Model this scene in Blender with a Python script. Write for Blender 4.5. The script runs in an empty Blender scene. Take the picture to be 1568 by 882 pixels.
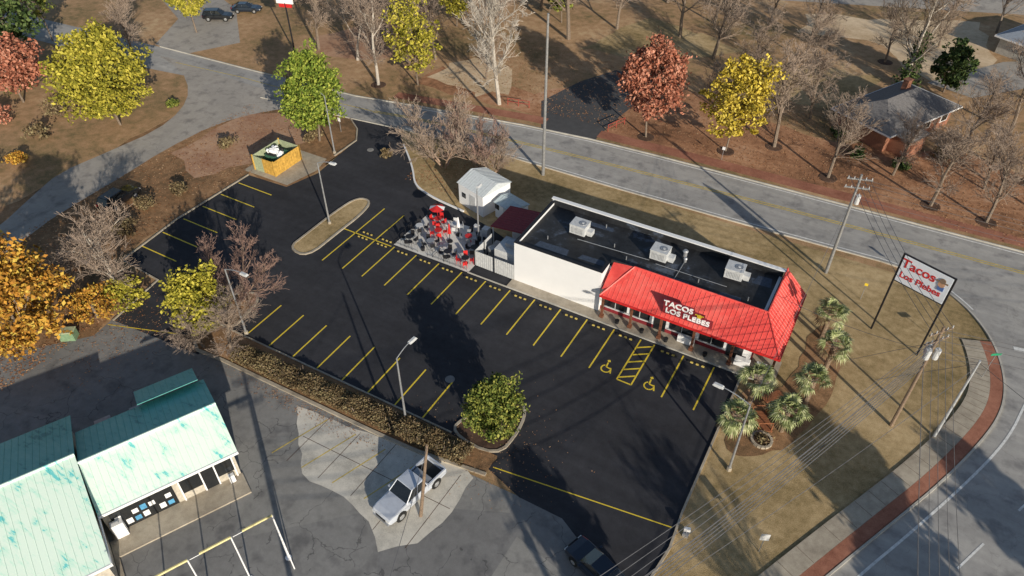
import bpy, math, random
import numpy as np
from mathutils import Vector
random.seed(7)
SC=bpy.context.scene
COL=SC.collection
# ------------------------------------------------------------------ materials
def newmat(name):
    m=bpy.data.materials.new(name);m.use_nodes=True
    nt=m.node_tree;b=nt.nodes['Principled BSDF'];return m,nt,b
def node(nt,t,**k):
    n=nt.nodes.new(t)
    for a,v in k.items():setattr(n,a,v)
    return n
def noise(nt,src,scale,detail=3,rough=.6,dist=0):
    n=node(nt,'ShaderNodeTexNoise');n.inputs['Scale'].default_value=scale;n.inputs['Detail'].default_value=detail
    n.inputs['Roughness'].default_value=rough;n.inputs['Distortion'].default_value=dist
    nt.links.new(src,n.inputs['Vector']);return n.outputs['Fac']
def math_(nt,op,a,b=None):
    n=node(nt,'ShaderNodeMath',operation=op)
    for i,x in enumerate((a,b)):
        if x is None: continue
        if isinstance(x,(int,float)): n.inputs[i].default_value=x
        else: nt.links.new(x,n.inputs[i])
    return n.outputs[0]
def ramp(nt,fac,stops):
    r=node(nt,'ShaderNodeValToRGB');e=r.color_ramp.elements
    while len(e)<len(stops): e.new(.5)
    for i,(p,c) in enumerate(stops):
        e[i].position=p;e[i].color=(c[0],c[1],c[2],1)
    nt.links.new(fac,r.inputs[0]);return r.outputs[0]
def mixc(nt,fac,a,b,mode='MIX'):
    n=node(nt,'ShaderNodeMix',data_type='RGBA',blend_type=mode)
    for i,x in ((0,fac),(6,a),(7,b)):
        if isinstance(x,(int,float)): n.inputs[i].default_value=x
        elif isinstance(x,tuple): n.inputs[i].default_value=(x[0],x[1],x[2],1)
        else: nt.links.new(x,n.inputs[i])
    return n.outputs[2]
def pos(nt): return node(nt,'ShaderNodeNewGeometry').outputs['Position']
def bump(nt,b,h,s,d=.05):
    n=node(nt,'ShaderNodeBump');n.inputs['Strength'].default_value=s;n.inputs['Distance'].default_value=d
    nt.links.new(h,n.inputs['Height']);nt.links.new(n.outputs[0],b.inputs['Normal'])
def G(name,stops,s1=.15,s2=2.5,s3=18,w=(.45,.3,.25),rough=.95,bs=0,bd=.05,spec=.2,k=1):
    m,nt,b=newmat(name);p=pos(nt)
    n1=noise(nt,p,s1,4);n2=noise(nt,p,s2,4,.65);n3=noise(nt,p,s3,2,.7)
    f=math_(nt,'ADD',math_(nt,'MULTIPLY',n1,w[0]),math_(nt,'ADD',math_(nt,'MULTIPLY',n2,w[1]),math_(nt,'MULTIPLY',n3,w[2])))
    nt.links.new(ramp(nt,f,[(q,tuple(x*k for x in c)) for q,c in stops]),b.inputs['Base Color'])
    b.inputs['Roughness'].default_value=rough;b.inputs['Specular IOR Level'].default_value=spec
    if bs: bump(nt,b,n3,bs,bd)
    return m
def S(name,c,rough=.6,metal=0,var=.15,scale=4,spec=.4,c2=None):
    m,nt,b=newmat(name);p=pos(nt);n=noise(nt,p,scale,3,.65)
    c2=c2 or tuple(x*(1-2.2*var) for x in c)
    nt.links.new(ramp(nt,n,[(.3,c2),(.65,c)]),b.inputs['Base Color'])
    b.inputs['Roughness'].default_value=rough;b.inputs['Metallic'].default_value=metal;b.inputs['Specular IOR Level'].default_value=spec
    return m
def leafmat(name,stops,k=1.1):
    m,nt,b=newmat(name);g=node(nt,'ShaderNodeNewGeometry')
    n=noise(nt,g.outputs['Position'],.8,1)
    f=math_(nt,'ADD',math_(nt,'MULTIPLY',g.outputs['Random Per Island'],.55),math_(nt,'MULTIPLY',n,.45))
    c=ramp(nt,f,[(q,tuple(x*k for x in cc)) for q,cc in stops]);nt.links.new(c,b.inputs['Base Color']);b.inputs['Roughness'].default_value=.7;b.inputs['Specular IOR Level'].default_value=.2
    return m
def asphalt(name,lo,hi,crack,patch,tint=(1,1,1.05),streak=0,amt=.5,bs=0):
    m,nt,b=newmat(name);p=pos(nt)
    n1=noise(nt,p,.12,3);n2=noise(nt,p,1.3,4,.7);n3=noise(nt,p,25,2,.7)
    f=math_(nt,'ADD',math_(nt,'MULTIPLY',n1,.4),math_(nt,'ADD',math_(nt,'MULTIPLY',n2,.35),math_(nt,'MULTIPLY',n3,.25)))
    c=ramp(nt,f,[(.36,tuple(lo*t for t in tint)),(.62,tuple(hi*t for t in tint))])
    if streak:
        mp=node(nt,'ShaderNodeMapping');mp.inputs['Scale'].default_value=(.07,.7,1);mp.inputs['Rotation'].default_value=(0,0,math.radians(streak));nt.links.new(p,mp.inputs[0])
        s_=noise(nt,mp.outputs[0],1.0,3,.6)
        c=mixc(nt,amt,c,mixc(nt,1.0,c,ramp(nt,s_,[(.35,(.72,.72,.74)),(.5,(1,1,1)),(.68,(1.45,1.43,1.4))]),'MULTIPLY'))
    if patch:
        v=node(nt,'ShaderNodeTexVoronoi');v.inputs['Scale'].default_value=.11;nt.links.new(p,v.inputs['Vector'])
        s=node(nt,'ShaderNodeSeparateColor');nt.links.new(v.outputs['Color'],s.inputs[0])
        c=mixc(nt,patch,c,mixc(nt,1.0,c,ramp(nt,s.outputs[0],[(0,(.7,.7,.72)),(1,(1.2,1.18,1.12))]),'MULTIPLY'))
        c=mixc(nt,1.0,c,ramp(nt,noise(nt,p,.6,3,.6),[(.3,(.66,.66,.68)),(.48,(1,1,1))]),'MULTIPLY')
    if crack:
        off=node(nt,'ShaderNodeVectorMath',operation='ADD')
        nz=node(nt,'ShaderNodeTexNoise');nz.inputs['Scale'].default_value=.9;nz.inputs['Detail'].default_value=3;nt.links.new(p,nz.inputs['Vector'])
        sc=node(nt,'ShaderNodeVectorMath',operation='SCALE');sc.inputs['Scale'].default_value=1.2;nt.links.new(nz.outputs['Color'],sc.inputs[0])
        nt.links.new(p,off.inputs[0]);nt.links.new(sc.outputs[0],off.inputs[1])
        v=node(nt,'ShaderNodeTexVoronoi',feature='DISTANCE_TO_EDGE');v.inputs['Scale'].default_value=.3;nt.links.new(off.outputs[0],v.inputs['Vector'])
        k=math_(nt,'LESS_THAN',v.outputs['Distance'],.0065)
        k=math_(nt,'MULTIPLY',k,math_(nt,'GREATER_THAN',noise(nt,p,.25,1),.48))
        c=mixc(nt,math_(nt,'MULTIPLY',k,crack),c,(.04,.04,.042))
    nt.links.new(c,b.inputs['Base Color']);b.inputs['Roughness'].default_value=.9;b.inputs['Specular IOR Level'].default_value=.25
    if bs: bump(nt,b,n3,bs,.02)
    return m
m_lawn=G('dry_lawn',[(.36,(.12,.095,.042)),(.46,(.25,.18,.088)),(.55,(.37,.27,.145)),(.66,(.48,.37,.22))],.12,1.6,14,k=1.3,bs=.6)
m_litter=G('leaf_litter',[(.36,(.10,.055,.03)),(.46,(.24,.12,.065)),(.54,(.36,.19,.105)),(.66,(.46,.30,.20))],.1,1.5,12,k=1.25)
m_litter2=G('dark_litter',[(.36,(.07,.05,.026)),(.46,(.16,.095,.05)),(.55,(.27,.155,.08)),(.66,(.36,.23,.14))],.15,1.5,12,k=1.25)
m_field=G('park_ground',[(.37,(.10,.088,.042)),(.45,(.22,.15,.075)),(.52,(.33,.20,.11)),(.62,(.44,.32,.19))],.06,.9,9,k=1.3)
m_straw=G('straw_ground',[(.38,(.42,.30,.18)),(.6,(.66,.52,.36))],.2,1.5,10,k=1.1)
m_clay=G('clay_ground',[(.38,(.30,.15,.09)),(.6,(.50,.32,.21))],.2,1.5,10)
m_new=asphalt('fresh_asphalt',.024,.046,0,0,(1,1.02,1.2),streak=12,amt=.35)
m_old=asphalt('old_asphalt',.18,.29,.5,.6,(1,.985,.965))
m_road=asphalt('road_asphalt',.30,.42,.15,.1,(1,.965,.92),streak=-3,amt=.35)
m_res=asphalt('street_asphalt',.31,.43,.25,.2,(1,.92,.83))
m_drive=asphalt('driveway_asphalt',.06,.1,0,0)
m_conc=G('concrete',[(.38,(.36,.34,.30)),(.6,(.58,.55,.49))],.3,2,20,rough=.85)
m_concd=G('concrete_dirty',[(.36,(.25,.21,.165)),(.6,(.50,.44,.35))],.3,2,20,rough=.85)
m_pad=G('concrete_pad',[(.38,(.36,.34,.30)),(.5,(.54,.51,.45)),(.62,(.64,.60,.53))],.25,1.2,14,rough=.85,k=1.08)
m_patio=G('patio_concrete',[(.38,(.55,.53,.50)),(.6,(.74,.72,.68))],.3,2,20,rough=.85)
m_brickw=G('brick_paving',[(.36,(.22,.085,.055)),(.6,(.42,.19,.125))],.3,2,16)
m_yel=S('yellow_paint',(.84,.62,.05),.6,var=.08,scale=6);m_yelo=S('worn_yellow_paint',(.66,.50,.13),.8,var=.2,scale=3)
m_wht=S('white_paint',(.84,.84,.85),.55,var=.02,scale=.7);m_whtl=S('white_line_paint',(.82,.82,.80),.7,var=.15,scale=3)
m_black=S('black_rubber',(.02,.02,.02),.7);m_dark=S('dark_metal',(.03,.03,.035),.45,.3)
m_grey=S('grey_metal',(.45,.46,.48),.4,.5,.12);m_lgrey=S('light_grey_paint',(.64,.65,.66),.5,.1,.1)
m_galv=S('galvanised_steel',(.34,.34,.34),.5,.3);m_wire=S('wire_cable',(.16,.16,.17),.5,.3)
m_wood=S('weathered_wood',(.28,.20,.14),.85,var=.2,scale=9);m_brown=S('brown_wood',(.20,.075,.04),.7,var=.2,scale=6)
m_ywood=S('yellow_wood',(.68,.40,.08),.7,var=.2,scale=3);m_gwood=S('pale_green_panel',(.42,.47,.30),.7)
m_red=G('red_metal_roof',[(.36,(.60,.05,.045)),(.5,(.78,.085,.07)),(.64,(.82,.16,.13))],.3,2,14,rough=.45,spec=.5)
m_dred=S('dark_red_roof',(.28,.03,.04),.5,var=.15);m_redp=S('red_paint',(.66,.03,.03),.45)
m_glass=S('dark_glass',(.015,.018,.022),.08,0,.1,spec=.8)
m_brick=S('brick_wall',(.36,.16,.10),.85,var=.2,scale=12);m_shing=S('roof_shingles',(.21,.20,.20),.9,var=.2,scale=5)
m_bark=S('bark',(.25,.195,.15),.9,var=.2,scale=6);m_barkp=S('pale_bark',(.54,.49,.43),.9,var=.15,scale=3)
m_barkm=S('myrtle_bark',(.42,.29,.21),.8,var=.15,scale=4);m_twig=S('twigs',(.35,.27,.215),.9,var=.15);m_twigp=S('purple_twigs',(.31,.20,.165),.9,var=.1)
m_mulch=G('mulch',[(.36,(.05,.03,.02)),(.6,(.14,.085,.06))],.5,3,20)
def roofm():
    m,nt,b=newmat('roof_membrane');p=pos(nt);n1=noise(nt,p,.35,4,.6,1);n2=noise(nt,p,3,4)
    c=ramp(nt,math_(nt,'ADD',math_(nt,'MULTIPLY',n1,.7),math_(nt,'MULTIPLY',n2,.3)),[(.4,(.010,.010,.011)),(.56,(.024,.026,.03)),(.66,(.08,.10,.14))])  # bluish top stop paints in reflected sky light and wet spots
    nt.links.new(c,b.inputs['Base Color']);b.inputs['Roughness'].default_value=.6;return m
m_roof=roofm()
def mint(name,a,b_,c_,p1,p2):
    m,nt,b=newmat(name);p=pos(nt)
    n1=noise(nt,p,.45,4,.72,.4);mp=node(nt,'ShaderNodeMapping');mp.inputs['Rotation'].default_value=(0,0,math.radians(26.6));mp.inputs['Scale'].default_value=(.6,4,1)
    nt.links.new(p,mp.inputs[0]);n2=noise(nt,mp.outputs[0],.9,4,.7)
    f=math_(nt,'ADD',math_(nt,'MULTIPLY',n1,.55),math_(nt,'MULTIPLY',n2,.45))
    nt.links.new(ramp(nt,f,[(p1,a),(p1+.03,b_),(p2,c_)]),b.inputs['Base Color']);b.inputs['Roughness'].default_value=.5;return m
m_mint=mint('sunlit_faded_mint_roof',(.16,.62,.62),(.58,.86,.72),(.76,.91,.80),.39,.5)  # sun-facing slopes: sunlight painted in as paler colour, along with the fading
m_teal=mint('shaded_teal_roof',(.07,.30,.29),(.12,.44,.40),(.18,.50,.45),.4,.6)  # back slopes: their shade painted in as darker, unfaded teal
L_yg=leafmat('leaves_yellow_green',[(.2,(.10,.105,.015)),(.5,(.29,.265,.03)),(.8,(.50,.43,.07))])
L_g=leafmat('leaves_green',[(.2,(.05,.085,.012)),(.5,(.16,.22,.03)),(.8,(.36,.39,.07))])
L_or=leafmat('leaves_orange',[(.2,(.15,.09,.02)),(.45,(.40,.18,.03)),(.6,(.50,.27,.04)),(.82,(.52,.40,.08))])
L_red=leafmat('leaves_red',[(.2,(.17,.055,.035)),(.5,(.38,.14,.085)),(.8,(.52,.26,.18))])
L_ye=leafmat('leaves_yellow',[(.2,(.20,.15,.02)),(.5,(.46,.345,.035)),(.8,(.62,.50,.11))])
L_ev=leafmat('leaves_evergreen',[(.2,(.03,.05,.01)),(.5,(.12,.155,.03)),(.8,(.33,.32,.07))])
L_dk=leafmat('leaves_dark',[(.2,(.015,.03,.01)),(.5,(.05,.085,.025)),(.8,(.12,.16,.05))])
L_br=leafmat('leaves_brown',[(.2,(.07,.05,.028)),(.5,(.17,.12,.065)),(.8,(.25,.21,.11))])
L_palm=leafmat('palm_leaves',[(.2,(.11,.14,.045)),(.5,(.29,.33,.14)),(.8,(.52,.52,.30))])
L_fall=leafmat('fallen_leaf',[(.2,(.16,.07,.03)),(.5,(.40,.19,.09)),(.8,(.58,.38,.22))])
# ------------------------------------------------------------------ mesh builder
def link(o,parent=None):
    COL.objects.link(o)
    if parent: o.parent=parent
    return o
def empty(name):
    e=bpy.data.objects.new(name,None);e.empty_display_size=.5;return link(e)
class MB:
    def __init__(s): s.v=[];s.f=[];s.m=[]
    def add(s,vs,fs,mi=0):
        n=len(s.v);s.v+=[tuple(v) for v in vs];s.f+=[tuple(i+n for i in f) for f in fs];s.m+=[mi]*len(fs)
    def box(s,c,d,rot=0,mi=0,top=1,topy=None):
        cx,cy,cz=c;x,y,z=d[0]/2,d[1]/2,d[2]/2;topy=top if topy is None else topy
        cr,sr=math.cos(rot),math.sin(rot);vs=[]
        for kz,kx,ky in ((-z,1,1),(z,top,topy)):
            for a,b in ((-x,-y),(x,-y),(x,y),(-x,y)):
                a*=kx;b*=ky
                vs.append((cx+a*cr-b*sr,cy+a*sr+b*cr,cz+kz))
        s.add(vs,[(3,2,1,0),(4,5,6,7),(0,1,5,4),(1,2,6,5),(2,3,7,6),(3,0,4,7)],mi)
    def b2(s,x0,x1,y0,y1,z0,z1,mi=0): s.box(((x0+x1)/2,(y0+y1)/2,(z0+z1)/2),(abs(x1-x0),abs(y1-y0),abs(z1-z0)),0,mi)
    def tube(s,p,q,r0,r1,n=8,mi=0,cap=True):
        ax,ay,az=q[0]-p[0],q[1]-p[1],q[2]-p[2];l=math.sqrt(ax*ax+ay*ay+az*az) or 1e-6;ax/=l;ay/=l;az/=l
        if abs(az)<.9: ux,uy,uz=-ay,ax,0
        else: ux,uy,uz=0,-az,ay
        k=math.sqrt(ux*ux+uy*uy+uz*uz);ux/=k;uy/=k;uz/=k
        wx,wy,wz=ay*uz-az*uy,az*ux-ax*uz,ax*uy-ay*ux
        vs=[]
        for c,r in ((p,r0),(q,r1)):
            for i in range(n):
                a=6.28318*i/n;ca,sa=math.cos(a)*r,math.sin(a)*r
                vs.append((c[0]+ux*ca+wx*sa,c[1]+uy*ca+wy*sa,c[2]+uz*ca+wz*sa))
        fs=[(i,(i+1)%n,n+(i+1)%n,n+i) for i in range(n)]
        if cap: fs+=[tuple(range(n-1,-1,-1)),tuple(range(n,2*n))]
        s.add(vs,fs,mi)
    def strip(s,pts,w,z,mi=0):
        for p,q in zip(pts,pts[1:]):
            dx,dy=q[0]-p[0],q[1]-p[1];l=math.hypot(dx,dy);nx,ny=-dy/l*w/2,dx/l*w/2
            s.add([(p[0]-nx,p[1]-ny,z),(q[0]-nx,q[1]-ny,z),(q[0]+nx,q[1]+ny,z),(p[0]+nx,p[1]+ny,z)],[(0,1,2,3)],mi)
    def sweep(s,pts,w0,w1,z0,z1,closed=False,mi=0):
        n=len(pts);L=[]
        for i in range(n):
            if closed: a,b=pts[i-1],pts[(i+1)%n]
            else: a,b=pts[max(i-1,0)],pts[min(i+1,n-1)]
            dx,dy=b[0]-a[0],b[1]-a[1];l=math.hypot(dx,dy);L.append((-dy/l,dx/l))
        vs=[]
        for p,nn in zip(pts,L):
            for w,z in ((w0,z0),(w0,z1),(w1,z1),(w1,z0)): vs.append((p[0]+nn[0]*w,p[1]+nn[1]*w,z))
        fs=[]
        for i in range(n if closed else n-1):
            a=4*i;b=4*((i+1)%n)
            if z1-z0<.01: fs.append((a+1,b+1,b+2,a+2))
            else: fs+=[(a,b,b+1,a+1),(a+1,b+1,b+2,a+2),(a+2,b+2,b+3,a+3)]
        if not closed and z1-z0>=.01: fs+=[(0,1,2,3),(4*n-1,4*n-2,4*n-3,4*n-4)]
        s.add(vs,fs,mi)
    def make(s,name,mats,parent=None,loc=None,rz=0,smooth=False,bevel=0,scale=None):
        me=bpy.data.meshes.new(name);me.from_pydata(s.v,[],s.f)
        for m in mats: me.materials.append(m)
        me.polygons.foreach_set('material_index',s.m)
        me.update();o=bpy.data.objects.new(name,me);link(o,parent)
        if loc: o.location=loc
        o.rotation_euler=(0,0,rz)
        if scale: o.scale=scale
        if bevel:
            b=o.modifiers.new('b','BEVEL');b.width=bevel;b.segments=2;b.limit_method='ANGLE'
        return o
def smooth_pts(pts,closed=False,it=2):
    for _ in range(it):
        out=[] if closed else [pts[0]];n=len(pts)
        for i in range(n if closed else n-1):
            p,q=pts[i],pts[(i+1)%n]
            out+=[(p[0]*.75+q[0]*.25,p[1]*.75+q[1]*.25),(p[0]*.25+q[0]*.75,p[1]*.25+q[1]*.75)]
        if not closed: out.append(pts[-1])
        pts=out
    return pts
def poly(name,pts,z,mat):
    b=MB();ar=sum(p[0]*q[1]-q[0]*p[1] for p,q in zip(pts,pts[1:]+pts[:1]))
    if ar<0: pts=pts[::-1]
    b.add([(p[0],p[1],z) for p in pts],[tuple(range(len(pts)))]);return b.make(name,[mat])
def wob(pts,amp,step=1.2,seed=1):
    r=random.Random(seed);out=[];n=len(pts)
    for i in range(n):
        p,q=pts[i],pts[(i+1)%n];k=max(1,int(math.hypot(q[0]-p[0],q[1]-p[1])/step))
        for j in range(k):
            t=j/k;out.append((p[0]+(q[0]-p[0])*t+r.uniform(-amp,amp),p[1]+(q[1]-p[1])*t+r.uniform(-amp,amp)))
    return out
# ------------------------------------------------------------------ ground
poly('ground',[(-900,-900),(900,-900),(900,900),(-900,900)],0,m_field)
poly('leafy_ground',wob([(-82,28),(-82,62),(-60,66),(-57,62),(-57.2,49),(-63.5,49),(-63.5,30),(-57,30),(-56,22),(-62,15),(-75,-5),(-90,0)],.4,2,2),.004,m_litter2)
poly('lawn',[(-57,67.2),(-57,55),(-27,47),(-4,47),(-4,0),(40,0),(40,67.2)],.004,m_lawn)
poly('verge',wob([(-60,78),(30,78.8),(30,92),(8,95),(-8,90),(-30,96),(-44,84),(-60,84)],.7,3,3),.004,m_litter)
poly('bare_patch',wob([(-17,124),(-5,125),(-2,121),(4,113),(11,127),(7,142),(-6,136),(-18,132)],1,3,4),.006,m_straw)
poly('bare_patch',wob([(-60,80),(-58,90),(-51,90),(-47,82),(-50,79)],.8,2,5),.008,m_straw)
poly('bare_patch',wob([(-84,80),(-79,92),(-68,96),(-66,84),(-74,79)],.8,2,6),.008,m_clay)
poly('bare_patch',wob([(-20,100),(-12,112),(-2,112),(-8,98)],.8,2,8),.007,m_lawn)
poly('bare_patch',wob([(-45,100),(-30,103),(-22,112),(-40,118)],.8,2,9),.007,m_lawn)
poly('bank',wob([(-75,48),(-74,60),(-66,64),(-62,58),(-65,51),(-68,45)],.6,2,7),.008,m_clay)
# roads
far=[(-140,66),(-101.6,68.7),(-81.4,69.6),(-64.9,70.6),(-55.5,72.4),(-40.8,74.9),(-32,75.9),(-23.5,76.3),(-7.9,76.7),(6,76.9),(30,77.4),(90,79)]
near=[(-140,60),(-101,62),(-90,63.6),(-76,64),(-61.8,65.4),(-53.7,66.4),(-38,67.4),(-24,67.5),(-9,67.9),(3.9,68.5)]
corner=smooth_pts([(3.9,68.5),(7.5,68.3),(10.2,66.9),(12.7,64.6),(14.5,61.7),(15.5,58.5),(15.9,55.5),(15.7,52.5),(14.6,48.8),(12.2,43),(9.7,38),(6.5,31.6),(-4,10),(-14,-10)])
poly('road',near+corner+[(6,-20),(17,8),(30,35),(90,42)]+far[::-1],.010,m_road)
poly('street',smooth_pts([(-84,66),(-101.4,67),(-92,64.5),(-86,60.5),(-82.6,56),(-81.1,50.6),(-82.1,43.6),(-83,38),(-81.3,33.5),(-79,28),(-76,15),(-70,0),(-62,0),(-69,15),(-73.4,24.5),(-75.3,30.3),(-75.7,35.2),(-75.8,40.5),(-76.4,47.7),(-75.8,55.5),(-73,61),(-68,66)],True,1),.013,m_res)
poly('driveway',[(-38.5,75.4),(-42,82),(-40,90),(-37,96),(-30,95),(-30.5,88),(-31,83),(-31.3,76)],.014,m_drive)
poly('driveway',[(-96,69),(-92,76),(-103,86),(-118,92),(-124,86),(-108,78),(-103,69)],.014,m_res)
poly('street',[(-34,132),(16,150),(40,158),(38,165),(10,157),(-34,140)],.013,m_res)
poly('street',[(3,114),(12,127),(30,140),(34,136),(18,122),(9,112)],.016,m_res)
b=MB()
b.sweep(near[3:]+corner[1:],0,-.16,0,.13);b.sweep(far[1:],0,.16,0,.13)
b.make('curb',[m_conc])
b=MB();b.sweep([(-60,72),(-40.8,75.4),(-38.6,75.6)],.9,2.6,.02,.022);b.sweep([(-31.4,76.4),(-20,76.9),(6,77.4),(30,77.9),(90,79.5)],.5,2.3,.02,.022);b.make('far_sidewalk',[m_brickw])
ck=corner[18:]
b=MB();b.sweep(ck,-.2,-1.15,.02,.1,mi=1);b.sweep(ck,-1.16,-2.7,.02,.103,mi=0)
b.make('sidewalk',[m_concd,m_brickw])
b=MB()
for i in range(len(ck)-1):
    p,q=ck[i],ck[i+1];dx,dy=q[0]-p[0],q[1]-p[1];l=math.hypot(dx,dy);nx,ny=dy/l,-dx/l;k=max(1,int(l/1.6))
    for j in range(k):
        x,y=p[0]+dx*j/k,p[1]+dy*j/k;b.strip([(x-nx*1.2*-1,y-ny*1.2*-1),(x+nx*2.65,y+ny*2.65)],.03,.107)
b.make('sidewalk_joints',[m_mulch])
b=MB()
yc=[(-60,68.4),(-53.8,69.6),(-40,70.9),(-33.5,71.4),(-22,72.1),(-7,72.9),(6.4,73.3),(20,73.6)]
for o in (-.17,.17): b.sweep(yc,o-.075,o+.075,.022,.024,mi=0)
b.sweep(near[5:]+corner[1:14],.35,.5,.022,.024,mi=1);b.sweep(far[4:],-.35,-.5,.022,.024,mi=1)
e2=smooth_pts([(18,58),(17.3,54.6),(16.4,50.5),(14.6,45.8),(11,38.1),(8,32.2),(0,15)]);b.sweep(e2,-.09,.09,.022,.024,mi=1)
for k in range(-1,7):
    x,y=15.3+k*3.4,39.3+k*7.0;b.strip([(x,y),(x-1.4,y-2.9)],.15,.023,1)
for o in(-.15,.15): b.strip([(19+o,33),(31+o,59)],.12,.023,0)
b.strip([(16.2,61.4),(21,62.3)],.5,.023,1)
b.strip([(-95,66),(-83,67.2),(-70,67.6),(-60,68.4)],.12,.022,0)
b.make('road_markings',[m_yelo,m_whtl])
# lots
poly('parking_lot',[(-61.5,65.6),(-54.5,66.6),(-51.5,63.2),(-49.3,61.2),(-47,58.9),(-45.5,57),(-44.2,56.1),(-41.5,55.3),(-37.3,54.8),(-33.9,54),(-31,53),(-27,47.5),(-3.9,46.8),(-3.8,31.3),(-3.6,28.2),(-3.9,25.8),(-4.6,20),(-7.6,23.6),(-9.3,25.7),(-11,26.6),(-14.5,26.6),(-17.8,27.6),(-17.6,28.8),(-46,28.4),(-46,25.2),(-56.4,24.4),(-57.2,30.3),(-62.8,30.7),(-63.6,38.4),(-63.3,48.7),(-57.6,49),(-56.4,53),(-57.3,61.2),(-59,63.5)],.020,m_new)
poly('old_parking_lot',[(-61,-20),(-61,16.5),(-57.5,20.5),(-56,22.2),(-56.4,24.7),(-43.5,25.7),(-4.2,27),(-4.2,-20)],.012,m_old)
poly('concrete_pad',wob([(-34.6,25),(-27.7,25.8),(-20.2,27.1),(-18.3,26.3),(-18.2,22.2),(-18.8,19.9),(-20.8,18.1),(-22.8,19.6),(-24.8,20.2),(-29.6,20.2)],.14,.9,5),.022,m_pad)
b=MB()
for u in (-31.5,-28.4,-25.3,-22.2,-19.4):
    y0=20.6 if u<-24 else (20.1 if u<-23 else 19.2);b.strip([(u,y0),(u+.15,25.4 if u<-28 else 26.1)],.05,.0235)
b.strip([(-32,23),(-18.4,23.3)],.05,.0235)
b.make('slab_joints',[m_mulch])
poly('building_walkway',[(-27,46.35),(-1.2,46.35),(-1.2,49.5),(-27,49.5)],.11,m_concd)
b=MB();b.sweep([(-31.4,46.3),(-1.1,46.3)],0,.1,0,.125);b.make('curb',[m_conc])
poly('patio_slab',[(-40.4,46.3),(-31.3,46.3),(-31.3,49),(-33.6,52.9),(-40.4,52.6)],.1,m_patio)
poly('dumpster_pad',[(-64.5,49.2),(-57.8,49.3),(-56.9,53.4),(-57.6,56),(-64.5,56)],.024,m_concd)
b=MB()
b.sweep(smooth_pts([(-51.5,63.2),(-49.3,61.2),(-47,58.9),(-45.5,57),(-44.2,56.1),(-41.5,55.3),(-37.3,54.8)]),0,.2,0,.15,mi=1)
b.sweep([(-3.9,46.4),(-3.8,31.3),(-3.6,28.2),(-3.9,25.8),(-4.7,20)],0,.17,0,.14)
b.sweep([(-56.2,24.4),(-57.2,30.3),(-62.8,30.7),(-63.6,38.4),(-63.3,48.7)],-.16,0,0,.13)
b.sweep([(-57.3,57),(-57.3,61.2),(-59,63.5),(-61.5,65.2)],-.16,0,0,.13)
b.make('curb',[m_concd,m_wht])
def island(pts,mat,name='planting_island'):
    pts=smooth_pts(pts,True,2)
    if sum(p[0]*q[1]-q[0]*p[1] for p,q in zip(pts,pts[1:]+pts[:1]))<0: pts=pts[::-1]
    b=MB();b.sweep(pts,0,.22,0,.15,True,1);b.add([(p[0],p[1],.09) for p in pts],[tuple(range(len(pts)))],0);b.make(name,[mat,m_concd])
island([(-47.2,51.6),(-49.2,51.4),(-49.6,48),(-49.6,43),(-49.6,40.4),(-46.7,40.2),(-46.7,45),(-46.6,49)],m_lawn)
island([(-22.3,28.9),(-22,31),(-20,34.6),(-18,34.4),(-17.3,32),(-17.6,28.6)],m_mulch)
island([(-51,28.7),(-50,31.5),(-47.8,33.9),(-46.3,33.2),(-45.9,31),(-45.6,28.7)],m_litter2)
b=MB();b.sweep([(-51,28.4),(-46.5,25.4),(-43.5,25.6),(-27.4,25.9),(-23.2,26.1),(-17.6,26.9)],0,.28,0,.16,mi=1)
b.sweep([(-46,28.75),(-22,28.95)],0,.15,0,.14,mi=1)
b.add([(-51,28.5,.08),(-46.5,25.6,.08),(-43.5,25.8,.08),(-27.4,26.1,.08),(-17.7,27,.08),(-17.7,28.9,.08),(-46,28.8,.08)],[(0,1,2,3,4,5,6)],0)
b.make('planting_bed',[m_litter2,m_concd])
b=MB();Z=.0245
def ln(x0,y0,x1,y1,w=.13,mi=0): b.strip([(x0,y0),(x1,y1)],w,Z,mi)
for x in (-6.15,-8.9,-15.5,-18.2,-20.95,-23.7,-26.4,-29.15,-31.9,-34.65,-37.4,-40.15): ln(x,40.7,x,46.1)
for x in (-42.6,-45.2): ln(x,40.7,x,51.1)
ln(-47,46,-40.5,46)
ln(-12.9,40.7,-12.9,46.1);ln(-11.6,40.7,-11.6,46.1);ln(-12.9,40.7,-11.6,40.7)
for k in range(5): ln(-12.84,41+k*1.0,-11.66,41.8+k*1.0,.15)
for k in range(8): ln(-44.1+2.75*k,29.1,-44.1+2.75*k,33.6)
for y in (46.9,44.2,41.5,38.8,36,33.3): ln(-63,y,-57.9,y)
for (u,v,p,q) in((-56.1,23.8,-49.3,26.2),(-17.5,27.9,-3.9,29.8)): ln(u,v,p,q,.09)
for cx in (-14.2,-10.25):
    cy=41.35
    arc=[(cx+.42*math.cos(math.radians(a)),cy+.42*math.sin(math.radians(a))) for a in range(120,401,28)]
    b.strip(arc,.12,Z);b.strip([(cx-.1,cy+.75),(cx-.05,cy+.2),(cx+.38,cy+.15),(cx+.55,cy-.35)],.13,Z+.002);b.box((cx-.1,cy+.95,Z+.002),(.24,.24,.002),.6)
for k in range(4): ln(-33+2.9*k,20.6+.1*k,-31.4+2.9*k,25.2,.1,1)
b.make('parking_markings',[m_yel,m_yelo])
def wheelstop(x,y,r=0):
    b=MB()
    for i in range(7): b.box(((i-3)*.25,0,.075),(.25,.16,.1),0,1 if i%2 else 0,1,.7)
    b.make('wheel_stop',[m_black,m_yelo],loc=(x,y,.01),rz=r)
xs=[-7.5,-10.2,-14.2,-16.85,-19.6,-22.3,-25,-27.8,-30.5,-33.3,-36,-38.8,-41.4,-43.9]
for x in xs: wheelstop(x,45.65)
for x in(-41.4,-43.9): wheelstop(x,46.5)
b=MB()
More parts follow.
